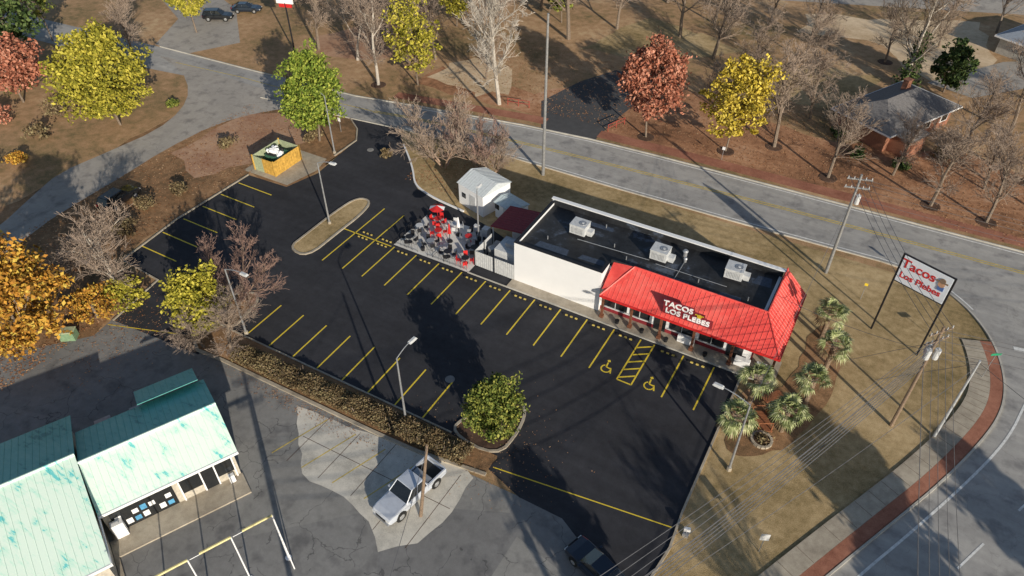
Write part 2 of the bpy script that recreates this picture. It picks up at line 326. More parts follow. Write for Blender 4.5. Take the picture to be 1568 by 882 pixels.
for x,y in((-54.3,60.3),(-25.2,33.7),(-30,14.5)):
    b.tube((x,y,.02),(x,y,.035),.42,.42,16)
b.make('manhole_cover',[m_old])
# ------------------------------------------------------------------ vegetation
def norm(v):
    l=math.sqrt(v[0]**2+v[1]**2+v[2]**2) or 1;return (v[0]/l,v[1]/l,v[2]/l)
def grow(mb,p,d,L,r,lvl,mx,rng,cnt,spread,up,tips,minr):
    n=4 if lvl==0 else (3 if lvl<mx else 2);ra=r
    for i in range(n):
        j=.10 if lvl==0 else .28
        d=norm((d[0]+rng.uniform(-j,j),d[1]+rng.uniform(-j,j),d[2]+rng.uniform(-j,j)+up*(lvl>0)))
        q=(p[0]+d[0]*L/n,p[1]+d[1]*L/n,p[2]+d[2]*L/n);rb=max(minr,r*(1-.7*(i+1)/n))
        mb.tube(p,q,ra,rb,7 if lvl==0 else (5 if lvl==1 else 3),0 if lvl<2 else 1,False)
        if lvl<mx and not(lvl==0 and i==0):
            k=cnt[lvl]/(n-(lvl==0));k=int(k)+(rng.random()<k-int(k))
            for _ in range(k):
                a=rng.uniform(0,6.283);s=math.radians(rng.uniform(*spread))
                u=norm((-d[1],d[0],.01));w=(d[1]*u[2]-d[2]*u[1],d[2]*u[0]-d[0]*u[2],d[0]*u[1]-d[1]*u[0])
                cs,sn=math.cos(s),math.sin(s);ca,sa=math.cos(a)*sn,math.sin(a)*sn
                nd=norm(tuple(d[t]*cs+u[t]*ca+w[t]*sa for t in range(3)))
                t_=rng.random();st=tuple(p[t]+(q[t]-p[t])*t_ for t in range(3))
                grow(mb,st,nd,L*rng.uniform(.42,.68)*(1-.12*i),max(minr,ra*.5),lvl+1,mx,rng,cnt,spread,up,tips,minr)
        p=q;ra=rb
    tips.append(p)
def norm_h(mb,h,r=None):
    mz=max(v[2] for v in mb.v);s=h/mz
    mb.v=[(v[0]*s,v[1]*s,v[2]*s) for v in mb.v];return s
BARE=[]
for i in range(5):
    rng=random.Random(20+i);mb=MB();grow(mb,(0,0,-.1),(0,0,1),9,.20,0,4,rng,[11,7,6,4],(22,52),.10,[],.015);norm_h(mb,10)
    o=mb.make('t',[m_bark,m_twig]);BARE.append(o.data);bpy.data.objects.remove(o)
def multi(seed,h,n,mats):
    rng=random.Random(seed);mb=MB()
    for k in range(n):
        a=6.283*k/n+rng.uniform(-.4,.4);grow(mb,(.2*math.cos(a),.2*math.sin(a),-.1),norm((.55*math.cos(a),.55*math.sin(a),1)),h*.85,.09,0,4,rng,[8,6,5,3],(18,42),.10,[],.013)
    norm_h(mb,h);o=mb.make('t',mats);d=o.data;bpy.data.objects.remove(o);return d
MYR=[multi(3,6.5,5,[m_barkm,m_twigp]),multi(9,6.5,5,[m_barkm,m_twig])]
cnt_b=[0]
def bare(x,y,h,i=None,name='bare_tree',me=None,mats=None,base=10,wide=1):
    cnt_b[0]+=1;me=me or BARE[(i if i is not None else cnt_b[0])%5];o=bpy.data.objects.new(name,me);link(o)
    o.location=(x,y,0);s=h/base;o.scale=(s*wide,s*wide,s);o.rotation_euler=(0,0,cnt_b[0]*2.4)
    if mats:
        for k,m in enumerate(mats): o.material_slots[k].link='OBJECT';o.material_slots[k].material=m
    return o
def leafquads(c,size,rs,flat=0):
    n=len(c);a=rs.normal(size=(n,3));a/=np.linalg.norm(a,axis=1)[:,None];t=rs.normal(size=(n,3))
    if flat: a[:,2]*=.15;t[:,2]*=.15
    bb=np.cross(a,t) if not flat else np.stack([-a[:,1],a[:,0],a[:,2]*0],1)
    bb/=np.linalg.norm(bb,axis=1)[:,None]+1e-9
    s=(size*rs.uniform(.5,1.4,size=(n,1)))
    a=a*s;bb=bb*s*.62
    return np.stack([c+a,c+bb,c-a,c-bb],1).reshape(-1,3)
def addleaves(mb,c,size,rs,mi,flat=0):
    v=leafquads(c,size,rs,flat);n0=len(mb.v);mb.v+=list(map(tuple,v.tolist()))
    mb.f+=[(n0+4*i,n0+4*i+1,n0+4*i+2,n0+4*i+3) for i in range(len(c))];mb.m+=[mi]*len(c)
def leafy(name,x,y,h,cr,ch,mat,n=5000,size=.22,seed=1,bark=None,clumps=45,gap=.24,tr=.2,tipf=.3):
    rng=random.Random(seed);rs=np.random.RandomState(seed);mb=MB();tips=[]
    grow(mb,(0,0,-.1),(0,0,1),9,tr*10/h,0,3,rng,[9,5,4],(25,58),.08,tips,.02);s=norm_h(mb,h*.95)
    mr=max(math.hypot(v[0],v[1]) for v in mb.v);kk=min(1,cr*1.0/mr);mb.v=[(v[0]*kk,v[1]*kk,v[2]) for v in mb.v]
    T=np.array(tips)*np.array([s*kk,s*kk,s])
    cz=h-ch/2
    u=rs.normal(size=(clumps,3));u/=np.linalg.norm(u,axis=1)[:,None];rr=rs.uniform(.25,1,size=(clumps,1))**.45
    C=u*rr;prof=1-.32*np.clip(C[:,2:3],0,1)-.12*np.clip(-C[:,2:3],0,1)
    C=np.concatenate([C[:,:2]*prof*cr*rs.uniform(.7,1.12,size=(clumps,1)),C[:,2:3]*ch*.46],1)+np.array([0,0,cz])
    rad=rs.uniform(.4,1.35,size=clumps)*gap*cr
    n1=int(n*(1-tipf));k=rs.randint(0,clumps,size=n1);g=rs.normal(size=(n1,3));g/=np.linalg.norm(g,axis=1)[:,None];g*=rs.uniform(.1,1.15,size=(n1,1))**.55
    P=C[k]+g*rad[k][:,None]*np.array([1.2,1.2,.75])
    T=T[T[:,2]>h-ch]
    if len(T): P=np.concatenate([P,T[rs.randint(0,len(T),size=n-n1)]+rs.normal(size=(n-n1,3))*.055*h*.5])
    P=P[P[:,2]>.25]
    addleaves(mb,P,size,rs,2)
    return mb.make(name,[bark or m_bark,m_twig,mat],loc=(x,y,0),rz=rng.uniform(0,6))
leafy('yellow_green_tree',-86.3,49.3,13.0,6.0,12,L_yg,17000,.22,1,clumps=130,gap=.20)
leafy('green_tree',-61.2,58.9,12,4.0,10.8,L_g,14000,.19,2,clumps=105,gap=.23)
leafy('orange_tree',-59.2,18.2,12.6,5.4,12,L_or,15000,.20,3,clumps=120,gap=.17)
leafy('yellow_green_tree',-47.3,27.4,7.4,2.8,6.4,L_yg,7500,.15,4,clumps=70,gap=.23)
leafy('evergreen_tree',-18.9,30.4,6.6,2.55,5.6,L_ev,11500,.13,5,clumps=105,gap=.2,tipf=.2)
leafy('red_tree',-26,80,13.8,4.2,12,L_red,10500,.20,6,clumps=110,gap=.18)
leafy('yellow_tree',-16.2,81.6,13,4.3,11.2,L_ye,8000,.20,7,clumps=85,gap=.19)
leafy('yellow_green_tree',-59.4,77.7,13,3.9,11.5,L_yg,4000,.20,8,clumps=80,gap=.2,tipf=.5)
leafy('yellow_green_tree',-101,75.5,11,3.6,9.4,L_yg,4500,.23,9,clumps=55)
leafy('pine_tree',-112,53,17,5,15,L_dk,8000,.28,10,clumps=80)
leafy('pine_tree',-118,62,18,5,15,L_ev,7000,.3,11,clumps=70)
leafy('red_tree',-103,47,10,4.2,8.8,L_red,5500,.23,12,clumps=70,gap=.2)
leafy('evergreen_tree',5.3,112,7.5,2.6,7.2,L_dk,4500,.24,13)
leafy('evergreen_tree',-76,103,11,3.4,10,L_g,4000,.26,14)
leafy('yellow_tree',-66,98,11,3,10,L_yg,2500,.24,15)
leafy('evergreen_tree',-52,108,11,3,10,L_ev,3500,.28,19)
leafy('orange_shrub',-57.8,24.0,3.4,2.4,3.2,L_or,2600,.14,16)
leafy('yellow_shrub',-56.5,26.6,3.0,2.0,2.8,L_yg,2200,.14,17)
for i,(x,y,h,m) in enumerate([(-92,42,2.2,L_br),(-89,37,1.6,L_or),(-95,47,3,L_br),(-98,52,2.5,L_dk),(-95,55,2.2,L_ev),(-100,42,3,L_red),(-107,49,3,L_ev),(-66,34,1.6,L_br),(-67,42,1.4,L_br),(-70,52,1.4,L_br),(-62,58.5,1.4,L_br),(-69,25,2,L_br),(-72,20,2.2,L_br),(-84,56,1.2,L_ev),(-2,88,1.5,L_dk),(-5,92,1.4,L_dk),(7,92,1.8,L_br),(3,88,1.4,L_dk),(-90,33,2.5,L_br),(-51.5,60,1.1,L_br),(-38,60.5,1.1,L_br),(-66,29,1.8,L_br),(-68,38,1.5,L_br)]):
    leafy('shrub',x,y,h,h*.75,h*.95,m,900,.15,50+i,clumps=20,gap=.36,tr=.05)
# bare trees
bare(-57.6,26.6,10.2,0,wide=1.45,mats=(m_barkp,m_twig));bare(-61,27.5,8,2,wide=1.3)
bare(-47.8,32.1,7.0,name='crape_myrtle',me=MYR[0],base=6.5,wide=1.1)
bare(-43.6,26.9,6.2,1,wide=1.7);bare(-46.2,26.1,5.4,2,wide=1.6)
bare(-44.3,61.7,9.0,name='crape_myrtle',me=MYR[1],base=6.5,wide=1.3)
bare(-40.4,63.3,7.2,name='crape_myrtle',me=MYR[0],base=6.5);bare(-38.2,62.4,6.6,name='crape_myrtle',me=MYR[1],base=6.5)
bare(-46.5,78.4,20,3,mats=(m_barkp,m_barkp),wide=.9)
bare(-64.3,75,15,0,mats=(m_barkp,m_twig));bare(-72,80,15,2,mats=(m_barkp,m_twig));bare(-79.5,80,14,1)
bare(-11.3,85.6,14,1,wide=1.05);bare(-4,81.7,12,2,wide=1.1)
bare(7.1,81.5,12,0,wide=1.15);bare(12.7,81.1,11.5,3,wide=1.15)
bare(.5,110.6,21,3,wide=1,mats=(m_barkp,m_bark))
for i,(x,y,h) in enumerate([(-26,106.7,15),(-33,112,16),(-3.3,118.3,10),(-48,102.5,17),(10.4,138.7,12),(-19,99,12),(-56,92,14),(-86,88,13),(-92,95,15),(-14,113,12),(16,92,12),(20,84,12),(14,104,13),(-40,125,15),(-58,112,15),(-72,115,16),(-22,124,13),(-100,63,11),(-107,42,11),(-70,90,12),(3,128,10),(22,110,13),(-5,150,14),(-84,104,15),(-52,84,8),(-9,95,11),(9,97,11),(-43,110,14),(-64,104,14),(-30,120,14),(-62,86,12),(-77,94,13),(-12,104,10),(2.5,86,8),(-21,92,8),(12,88,9)]):
    bare(x,y,h,wide=1.15)
rs=np.random.RandomState(3);mb=MB();P=rs.normal(size=(2600,3))*np.array([.55,.55,0]);P[:,2]=rs.uniform(0,8,2600);P[:,:2]*=(1.3-P[:,2:3]*.1);addleaves(mb,P,.2,rs,0);mb.make('ivy',[L_dk],loc=(.5,110.6,0))
# unseen trees added on the sun side to cast shadows into the frame
for x,y,h,s in ((27,25.5,12,31),(39,27,12,32),(33,18,11,33)): leafy('evergreen_tree',x,y,h,3.4,h*.55,L_ev,4500,.3,s)
leafy('evergreen_tree',5.4,14.2,9,2.6,4.6,L_ev,3500,.26,34)
bare(20,15,13,1);bare(25,9.5,14,3,wide=.9)
b=MB()
for x,y in ((-26,80),(-16.2,81.6),(-11.3,85.6),(-4,81.7),(7.1,81.5),(12.7,81.1),(-64.3,75),(16,92),(.5,110.6),(-3.3,118.3)): b.tube((x,y,-.1),(x,y,.05),1.3,1.0,14)
b.make('mulch_rings',[m_mulch])
def hedge(name,x0,x1,y0,y1,h,n,mat,seed):
    rs=np.random.RandomState(seed);mb=MB();rng=random.Random(seed)
    for k in range(int((x1-x0)*5)):
        x=rng.uniform(x0,x1);y=y0+(y1-y0)*(x-x0)/(x1-x0)+rng.uniform(-.7,.7);mb.tube((x,y,0),(x+rng.uniform(-.3,.3),y+rng.uniform(-.3,.3),h*rng.uniform(.6,1)),.02,.01,3,1,False)
    X=rs.uniform(x0,x1,n);off=rs.uniform(-1,1,n);off=np.sign(off)*np.abs(off)**1.1;Y=y0+(y1-y0)*(X-x0)/(x1-x0)+off*1.0
    top=h*(.78+.22*np.sin(X*1.9+seed)*np.sin(X*.7+1))*(1-.4*off**2)
    Zz=top*rs.uniform(.1,1,n)**.4+rs.normal(size=n)*.06
    addleaves(mb,np.stack([X,Y,Zz],1),.085,rs,0);mb.make(name,[mat,m_twig])
hedge('hedge',-43,-19.5,26.9,27.6,1.25,26000,L_br,5)
rs=np.random.RandomState(9);mb=MB()
def scat(n,x0,x1,y0,y1,z): return np.stack([rs.uniform(x0,x1,n),rs.uniform(y0,y1,n),np.full(n,z)],1)
P=np.concatenate([scat(9000,-58,30,79.5,98,.05),scat(3500,-76,-63.5,24,62,.05),scat(1500,-62,-57,14,30,.05),scat(900,-47,-38,57,66,.05),scat(500,5,20,78,90,.05)])
addleaves(mb,P,.11,rs,0,1)
P=rs.normal(size=(500,3))*np.array([3.2,2.6,0])+np.array([-19,29.5,.17]);addleaves(mb,P,.05,rs,0,1)
P=rs.normal(size=(900,3))*np.array([4.5,.5,0])+np.array([-34,25.2,.06]);addleaves(mb,P,.05,rs,0,1)
P=rs.normal(size=(700,3))*np.array([2.5,3,0])+np.array([-54,24,.06]);addleaves(mb,P,.07,rs,0,1)
mb.make('fallen_leaves',[L_fall])
# palms
def palm(x,y,h,seed,s=1):
    rng=random.Random(seed);mb=MB()
    for k in range(8):
        z0,z1=h*k/8,h*(k+1)/8;mb.tube((0,0,z0),(0,0,z1+.04),.2,.235,9,0)
    for k in range(36):
        a=rng.uniform(0,6.283);e=math.radians(rng.choice([75,55,40,25,10,-8,-25])+rng.uniform(-8,8))
        d=(math.cos(a)*math.cos(e),math.sin(a)*math.cos(e),math.sin(e));L=rng.uniform(.6,.85)*s
        p=(d[0]*L,d[1]*L,h+d[2]*L);mb.tube((0,0,h),p,.025,.015,3,2,False)
        u=norm((-d[1],d[0],0));w=(d[1]*u[2]-d[2]*u[1],d[2]*u[0]-d[0]*u[2],d[0]*u[1]-d[1]*u[0]);mi=1 if e>-.2 or rng.random()<.4 else 3
        for j in range(13):
            t=math.radians(-78+156*j/12);c,sn=math.cos(t),math.sin(t);bl=rng.uniform(.72,.95)*s*(1-.25*abs(j-6)/6)
            q=tuple(p[i]+(d[i]*c+u[i]*sn)*bl*.6+w[i]*.03 for i in range(3));r=tuple(p[i]+(d[i]*c+u[i]*sn)*bl-(0,0,bl*.28)[i] for i in range(3))
            pe=tuple(-d[i]*sn+u[i]*c for i in range(3));hw=.05
            mb.add([p,tuple(q[i]+pe[i]*hw for i in range(3)),r,tuple(q[i]-pe[i]*hw for i in range(3))],[(0,1,2,3)],mi)
    return mb.make('palm_tree',[m_wood,L_palm,m_twig,L_br],loc=(x,y,0),rz=seed)
for i,(x,y,h) in enumerate([(1.1,54.2,3.2),(2.2,50.3,3.1),(1.6,45.8,2.9),(.6,42.1,2.5),(-2.4,43.5,3.1),(-2.7,39.6,2.5)]): palm(x,y,h,i+1,1.12)
b=MB()
for k in range(16):
    a=6.283*k/16;b.box((.75*math.cos(a),.75*math.sin(a),.12),(.2,.27,.24),a,0)
b.tube((0,0,0),(0,0,.16),.65,.65,14,1)
rs2=np.random.RandomState(2);addleaves(b,rs2.normal(size=(350,3))*np.array([.25,.25,.15])+np.array([0,0,.35]),.1,rs2,2);b.make('stone_planter',[m_concd,m_mulch,L_br],loc=(-.5,40.4,0))
poly('planting_bed',wob(smooth_pts([(-3.2,38.5),(-1.5,37.8),(1,40),(2.2,43),(3.4,47),(3.2,52),(2.4,56),(0,56),(.2,50),(-.5,46.2),(-3.4,45.6)],True),.15,.8,11),.03,m_litter2)
def picnic(x,y,r,mat):
    b=MB()
    for k in range(5): b.box((0,(k-2)*.15,.75),(1.8,.135,.04))
    for s in(-1,1):
        b.box((0,s*.62,.45),(1.8,.13,.04));b.box((0,s*.77,.45),(1.8,.13,.04))
        for t in(-.65,.65): b.tube((t,s*.7,0),(t,s*.2,.73),.045,.045,4)
    for t in(-.65,.65): b.box((t,0,.41),(.08,1.5,.06))
    b.make('picnic_table',[mat],loc=(x,y,.03),rz=r)
m_bwood=S('stained_wood',(.34,.13,.06),.7,var=.2,scale=6)
picnic(-.9,44.6,.9,m_bwood);picnic(.2,43.6,.9,m_bwood)
b=MB()
for k in range(7): b.box((0,k*.3-.9,.12),(1.2,.26,.06))
for s in(-.55,.55): b.box((s,0,.06),(.08,2.1,.08))
for s in(-.55,.55):
    for t in(-.9,.9): b.box((s,t,.5),(.08,.08,1))
for t in(-.9,.9): b.box((0,t,.97),(1.1,.06,.08))
b.make('wooden_deck',[m_bwood],loc=(-1.0,42.2,.03),rz=.5)
# ------------------------------------------------------------------ restaurant
R=empty('restaurant_building')
YS=48.0
b=MB();H=4.7
b.b2(-26.8,-26.55,47.85,55.5,0,H);b.b2(-26.8,-17.8,47.6,47.85,0,H);b.b2(-18.05,-17.8,47.85,49.3,0,H)
b.b2(-17.79,-3.95,YS,YS+.2,0,2.59);b.b2(-18.05,-3.95,49.3,49.5,2.7,4.2)
b.b2(-3.95,-3.7,YS,55.5,0,2.59);b.b2(-3.95,-3.7,49.5,55.5,2.7,4.4);b.b2(-26.8,-3.7,55.5,55.75,0,4.95)
b.make('walls',[m_wht],R)
b=MB();b.b2(-26.55,-18.05,47.85,55.5,4.2,4.36);b.b2(-18.05,-3.6,49.5,55.5,4.2,4.357);b.make('flat_roof',[m_roof],R)
b=MB();b.b2(-26.85,-26.5,47.9,55.45,H,H+.05);b.b2(-26.85,-17.75,47.55,47.9,H,H+.05);b.b2(-18.1,-17.75,47.9,49.35,H,H+.05);b.make('parapet_cap',[m_dark],R)
b=MB();b.b2(-26.9,-3.5,55.42,55.85,4.95,5.02);b.make('rear_parapet_cap',[m_wht],R)
b=MB();b.b2(-17.75,-3.6,49.5,49.62,4.36,4.93);b.b2(-3.62,-3.5,49.62,55.4,4.36,4.93);b.b2(-26.5,-3.7,55.32,55.42,4.36,4.9);b.make('inner_parapet',[m_roof],R)
b=MB();A=(-17.5,46.8,2.8);B=(-1.35,46.8,2.8);C=(-3.5,49.5,4.95);D=(-15.5,49.5,4.95);E=(-1.35,56.1,2.8);F=(-3.5,56.1,4.95)
b.add([A,B,C,D],[(0,1,2,3)]);b.add([B,E,F,C],[(0,1,2,3)]);b.add([A,D,(-17.5,49.5,2.8)],[(0,1,2)]);b.add([E,(-3.5,56.1,2.8),F],[(0,1,2)]);b.add([(-3.5,55.86,4.95),F,(-3.5,56.1,2.8),(-3.5,55.86,2.8)],[(0,1,2,3)])
x=-17.2
while x<-1.4:
    t=1.0
    if x>-3.5: t=(-1.35-x)/2.15
    if x<-15.5: t=(x+17.5)/2
    b.tube((x,46.8,2.83),(x,46.8+2.7*t,2.83+2.15*t),.022,.022,4);x+=.42
y=47.1
while y<56.1:
    t=min(1,(y-46.8)/2.7);b.tube((-1.35,y,2.83),(-1.35-2.15*t,y,2.83+2.15*t),.022,.022,4);y+=.42
for p,q in((B,C),(C,D),(C,F),(A,D)): b.tube((p[0],p[1],p[2]+.03),(q[0],q[1],q[2]+.03),.075,.075,6)
b.add([(-17.5,49.5,4.72),(-15.5,49.5,4.97),(-15.5,48.6,4.3),(-17.5,47.2,3.2)],[(0,3,2,1)])
b.make('red_mansard_roof',[m_red],R)
b=MB();b.b2(-17.5,-1.35,46.74,46.8,2.62,2.84);b.b2(-1.35,-1.29,46.74,56.1,2.62,2.84);b.make('fascia',[m_redp],R)
b=MB();b.b2(-17.5,-1.35,46.8,49.3,2.6,2.66);b.b2(-3.7,-1.35,49.3,56.1,2.6,2.66);b.make('soffit',[m_wht],R)
b=MB()
for x in(-17.2,-14.4,-11.6,-8.6,-5.2,-1.7): b.box((x,47.0,1.35),(.2,.2,2.5));b.box((x,47.0,.25),(.36,.36,.3))
for y in(50.2,53,55.8): b.box((-1.7,y,1.35),(.22,.22,2.5))
b.make('columns',[m_brown],R)
b=MB();g=MB()
for x,w in((-16.3,2.3),(-13.9,1.9),(-9.9,2.3),(-7.2,2.2)):
    g.b2(x-w/2,x+w/2,YS-.06,YS-.003,.75,2.35);b.b2(x-w/2-.07,x+w/2+.07,YS-.1,YS-.06,2.35,2.43);b.b2(x-w/2-.07,x+w/2+.07,YS-.14,YS-.06,.67,.75);b.b2(x-.03,x+.03,YS-.1,YS-.06,.75,2.35)
g.b2(-12.5,-11.4,YS-.06,YS-.003,.12,2.35);g.b2(-5.8,-4.4,YS-.06,YS-.003,.12,2.35)
for y in(49.2,51.5,53.8): g.b2(-3.7,-3.64,y,y+1.8,1,2.35)
b.make('window_frames',[m_lgrey],R);g.make('windows',[m_glass],R)
b=MB();b.box((-4.2,47.4,.5),(1.3,.5,.75));b.box((-2.6,47.5,.5),(.9,.6,.8));b.box((-9.3,47.6,.5),(1.5,.4,.75));b.make('counters',[m_wht],R,bevel=.03)
b=MB()
for x in(-15.6,-13.2,-7.3,-10.9): b.tube((x,46.9,.11),(x,46.9,.5),.16,.22,9,0)
b.make('planters',[m_dark],R)
b=MB();b.b2(-3.69,-3.6,48.2,55.5,0,.9);b.b2(-17.79,-3.96,YS-.03,YS-.001,0.11,.5);b.make('base_band',[m_dred],R)
b=MB()
b.box((-9.5,47.12,3.6),(4.4,.1,.84));b.box((-10.4,47.12,4.36),(2.6,.1,.7));b.box((-8.55,47.12,4.2),(1.0,.1,.4))
b.make('roof_sign_board',[m_dred],R)
def text(s,loc,size,mat,parent,rot=(math.pi/2,0,0),ext=.03,bold=.012,sp=1):
    c=bpy.data.curves.new('lettering','FONT');c.body=s;c.size=size;c.align_x='CENTER';c.align_y='CENTER';c.extrude=ext;c.offset=bold;c.space_character=sp
    c.materials.append(mat);o=bpy.data.objects.new('lettering',c);link(o,parent);o.location=loc;o.rotation_euler=rot;return o
text('TACOS',(-10.4,47.04,4.36),.78,m_wht,R,bold=.02,sp=1.05);text('LOS PLEBES',(-9.5,47.04,3.6),.74,m_wht,R,bold=.02,sp=1.05)
b=MB();b.tube((-8.5,47.05,4.15),(-8.5,46.99,4.15),.2,.2,12);b.box((-8.5,47.0,4.28),(.75,.06,.07));b.make('sombrero_emblem',[m_yel],R)
def acunit(x,y,r):
    b=MB();b.box((0,0,.1),(1.5,1.3,.2),0,1);b.box((0,0,.65),(1.4,1.2,.9),0,0);b.box((.0,0,1.13),(1.46,1.26,.06),0,0)
    b.tube((.25,.0,1.16),(.25,.0,1.2),.32,.32,16,2);b.tube((.25,0,1.2),(.25,0,1.23),.12,.12,8,0)
    for k in range(8): b.box((-.705,-.45+k*.13,.62),(.02,.05,.7),0,1)
    for k in range(9): b.box((-.5+k*.12,-.605,.62),(.04,.02,.6),0,2)
    b.box((.95,.1,.35),(.5,.6,.5),0,0)
    b.make('rooftop_ac',[m_lgrey,m_dark,m_grey],R,loc=(x,y,4.36),rz=r,bevel=.015,scale=(1.12,1.12,1.05))
acunit(-22.3,52.4,0);acunit(-14.2,52.5,0);acunit(-7.5,53.3,.05)
b=MB()
for x,y,h,r in((-12.3,54,.55,.28),(-12.0,53.2,.35,.2)): b.tube((x,y,4.36),(x,y,4.36+h),r*.7,r*.7,12);b.tube((x,y,4.36+h),(x,y,4.5+h),r,r*.6,12)
for x,y in((-18.5,52),(-16.8,50.8),(-20.4,54.4),(-10,51),(-24.5,50),(-5.5,50.8)): b.tube((x,y,4.36),(x,y,4.75),.05,.05,8)
b.tube((-22,51.3,4.45),(-14.9,51.7,4.45),.035,.035,6);b.tube((-14.2,51.5,4.43),(-7.6,51.6,4.43),.03,.03,6);b.tube((-12,50,4.43),(-12,53.2,4.43),.03,.03,6)
b.make('roof_vents',[m_grey],R)
b=MB()
for x,y,w,d in((-23.5,49,3.4,1.0),(-19.5,49.2,2.6,.8),(-12,50.3,3,.6),(-7,50.4,2.2,.9),(-21,54.3,3,.7),(-5,54,1.6,1.4)): b.add([(x-w/2,y-d/2,4.366),(x+w/2,y-d/2+.1,4.366),(x+w/2-.2,y+d/2,4.366),(x-w/2+.2,y+d/2-.1,4.366)],[(0,1,2,3)])
b.make('roof_sky_sheen_wet_spots',[S('sky_sheen_wet_spot',(.06,.08,.12),.6,var=.2)],R)  # reflected sky light and wet spots painted as blue-grey quads
b=MB();b.add([(-31.6,51.2,2.55),(-26.82,51.2,3.1),(-26.82,55.3,3.1),(-31.6,55.3,2.55),(-31.6,51.2,2.47),(-26.82,51.2,3.02),(-26.82,55.3,3.02),(-31.6,55.3,2.47)],[(0,1,2,3),(7,6,5,4),(0,4,5,1),(1,5,6,2),(2,6,7,3),(3,7,4,0)])
for k in range(11): y=51.3+k*.39;b.tube((-31.6,y,2.57),(-26.85,y,3.12),.025,.025,4)
b.make('side_awning',[m_dred],R)
b=MB()
for x,y in((-31.4,51.4),(-31.4,55.1)): b.box((x,y,1.25),(.1,.1,2.46))
b.b2(-29.6,-26.82,48.6,51,0,2.2);b.b2(-29.4,-27.6,51.8,55,0,2.3);b.make('annex_walls',[m_lgrey],R)
b=MB();b.box((-28.2,49.8,2.45),(1.2,.9,.5));b.tube((-30.5,49.6,.02),(-30.5,49.6,1.3),.4,.4,12);b.box((-30.4,50.6,.6),(.9,.9,1.1));b.make('condensers',[m_grey],R,bevel=.02)
b=MB();path=[(-31.3,51),(-31.3,47.7),(-26.85,47.62)]
for p,q in zip(path,path[1:]):
    l=math.hypot(q[0]-p[0],q[1]-p[1]);n=int(l/.12);r=math.atan2(q[1]-p[1],q[0]-p[0])
    for k in range(n):
        t=(k+.5)/n;o=.02*(k%2);b.box((p[0]+(q[0]-p[0])*t+o*math.sin(r),p[1]+(q[1]-p[1])*t-o*math.cos(r),.98),(.118,.03,1.8),r)
for x,y in((-31.3,51),(-31.3,49.4),(-31.35,47.65),(-29.1,47.62)): b.box((x,y,1.02),(.1,.1,2.02),0,1)
b.make('metal_fence',[m_lgrey,m_dark])
def shed(x,y,w,d,h,rh,r,wm,rm):
    b=MB();b.box((0,0,h/2),(w,d,h),0,0)
    e=.15;b.add([(-w/2-e,-d/2-e,h-.02),(w/2+e,-d/2-e,h-.02),(w/2+e,0,h+rh),(-w/2-e,0,h+rh),(w/2+e,d/2+e,h-.02),(-w/2-e,d/2+e,h-.02)],[(0,1,2,3),(3,2,4,5),(0,3,5),(1,4,2)],1)
    for k in range(int(w/.35)+1):
        xx=-w/2+k*.35;b.tube((xx,-d/2-e,h),(xx,0,h+rh+.02),.02,.02,4,1);b.tube((xx,d/2+e,h),(xx,0,h+rh+.02),.02,.02,4,1)
    b.box((.3,-d/2-.02,1.0),(.9,.04,1.95),0,2);b.box((-1.1,-d/2-.02,1.4),(.6,.04,.6),0,3);b.box((-w/2-.02,0,1.4),(.04,.7,.6),0,3)
    b.make('storage_shed',[wm,rm,m_lgrey,m_glass],loc=(x,y,0),rz=r)
shed(-36.2,57.6,3.9,4.1,2.7,.8,-.28,m_wht,S('white_metal_roof',(.66,.70,.72),.45,.1,.08))
shed(-32.2,56.6,2.8,2.2,1.9,.35,-.28,m_wht,S('pale_metal_roof',(.52,.60,.63),.45,.1,.08))
def chair(b,x,y,a,mi):
    c,s=math.cos(a),math.sin(a)
    def T(u,v): return (x+u*c-v*s,y+u*s+v*c)
    p=T(0,0);b.box((p[0],p[1],.45),(.42,.42,.04),a,mi);q=T(.21,0);b.box((q[0],q[1],.70),(.04,.42,.42),a,mi)
    for u in(-.19,.19):
        for v in(-.19,.19): t=T(u,v);b.tube((t[0],t[1],0),(t[0],t[1],.45),.018,.018,4,mi,False)
def dining(x,y,r,tm,cm,umb=None,tilt=0):
    b=MB();b.tube((0,0,0),(0,0,.04),.28,.28,12,0);b.tube((0,0,.04),(0,0,.72),.035,.035,6,0);b.tube((0,0,.72),(0,0,.76),.40,.40,18,0)
    for k in range(4): a=r+k*1.571;chair(b,.68*math.cos(a),.68*math.sin(a),a+.2*math.sin(k*3+x),1)
    if umb:
        b.tube((0,0,.76),(0,0,2.3),.025,.025,6,0)
        for k in range(8):
            a0,a1=k*.7854,(k+1)*.7854;b.add([(0,0,2.4),(.85*math.cos(a0),.85*math.sin(a0),2.05),(.85*math.cos(a1),.85*math.sin(a1),2.05)],[(0,1,2)],2 if k%4 else 3)
    b.make('patio_table_set',[tm,cm,umb or cm,m_wht],loc=(x,y,.1))
dining(-39.2,47.5,.2,m_dark,m_dark);dining(-39.4,49.6,.6,m_lgrey,m_dark);dining(-38.4,51.6,.1,m_redp,m_redp,m_redp);dining(-36.9,48.0,.9,m_grey,m_dark);dining(-34.4,47.4,.3,m_dark,m_dark)
dining(-33.9,50.6,.5,m_redp,m_grey);dining(-32.3,47.4,.5,m_dark,m_redp);dining(-36.3,51.6,.5,m_lgrey,m_lgrey);dining(-32.4,49.3,.2,m_dark,m_dark);dining(-37.2,49.9,.7,m_redp,m_redp)
b=MB()
def rail(b,p,q,h=.9,mi=0):
    l=math.hypot(q[0]-p[0],q[1]-p[1]);n=max(2,int(l/.6))
    for k in range(n+1):
        t=k/n;x,y=p[0]+(q[0]-p[0])*t,p[1]+(q[1]-p[1])*t;b.tube((x,y,.1),(x,y,h+.1),.012 if k%3 else .025,.012 if k%3 else .025,4,mi,False)
    for z in(h+.1,.25): b.tube((p[0],p[1],z),(q[0],q[1],z),.02,.02,4,mi)
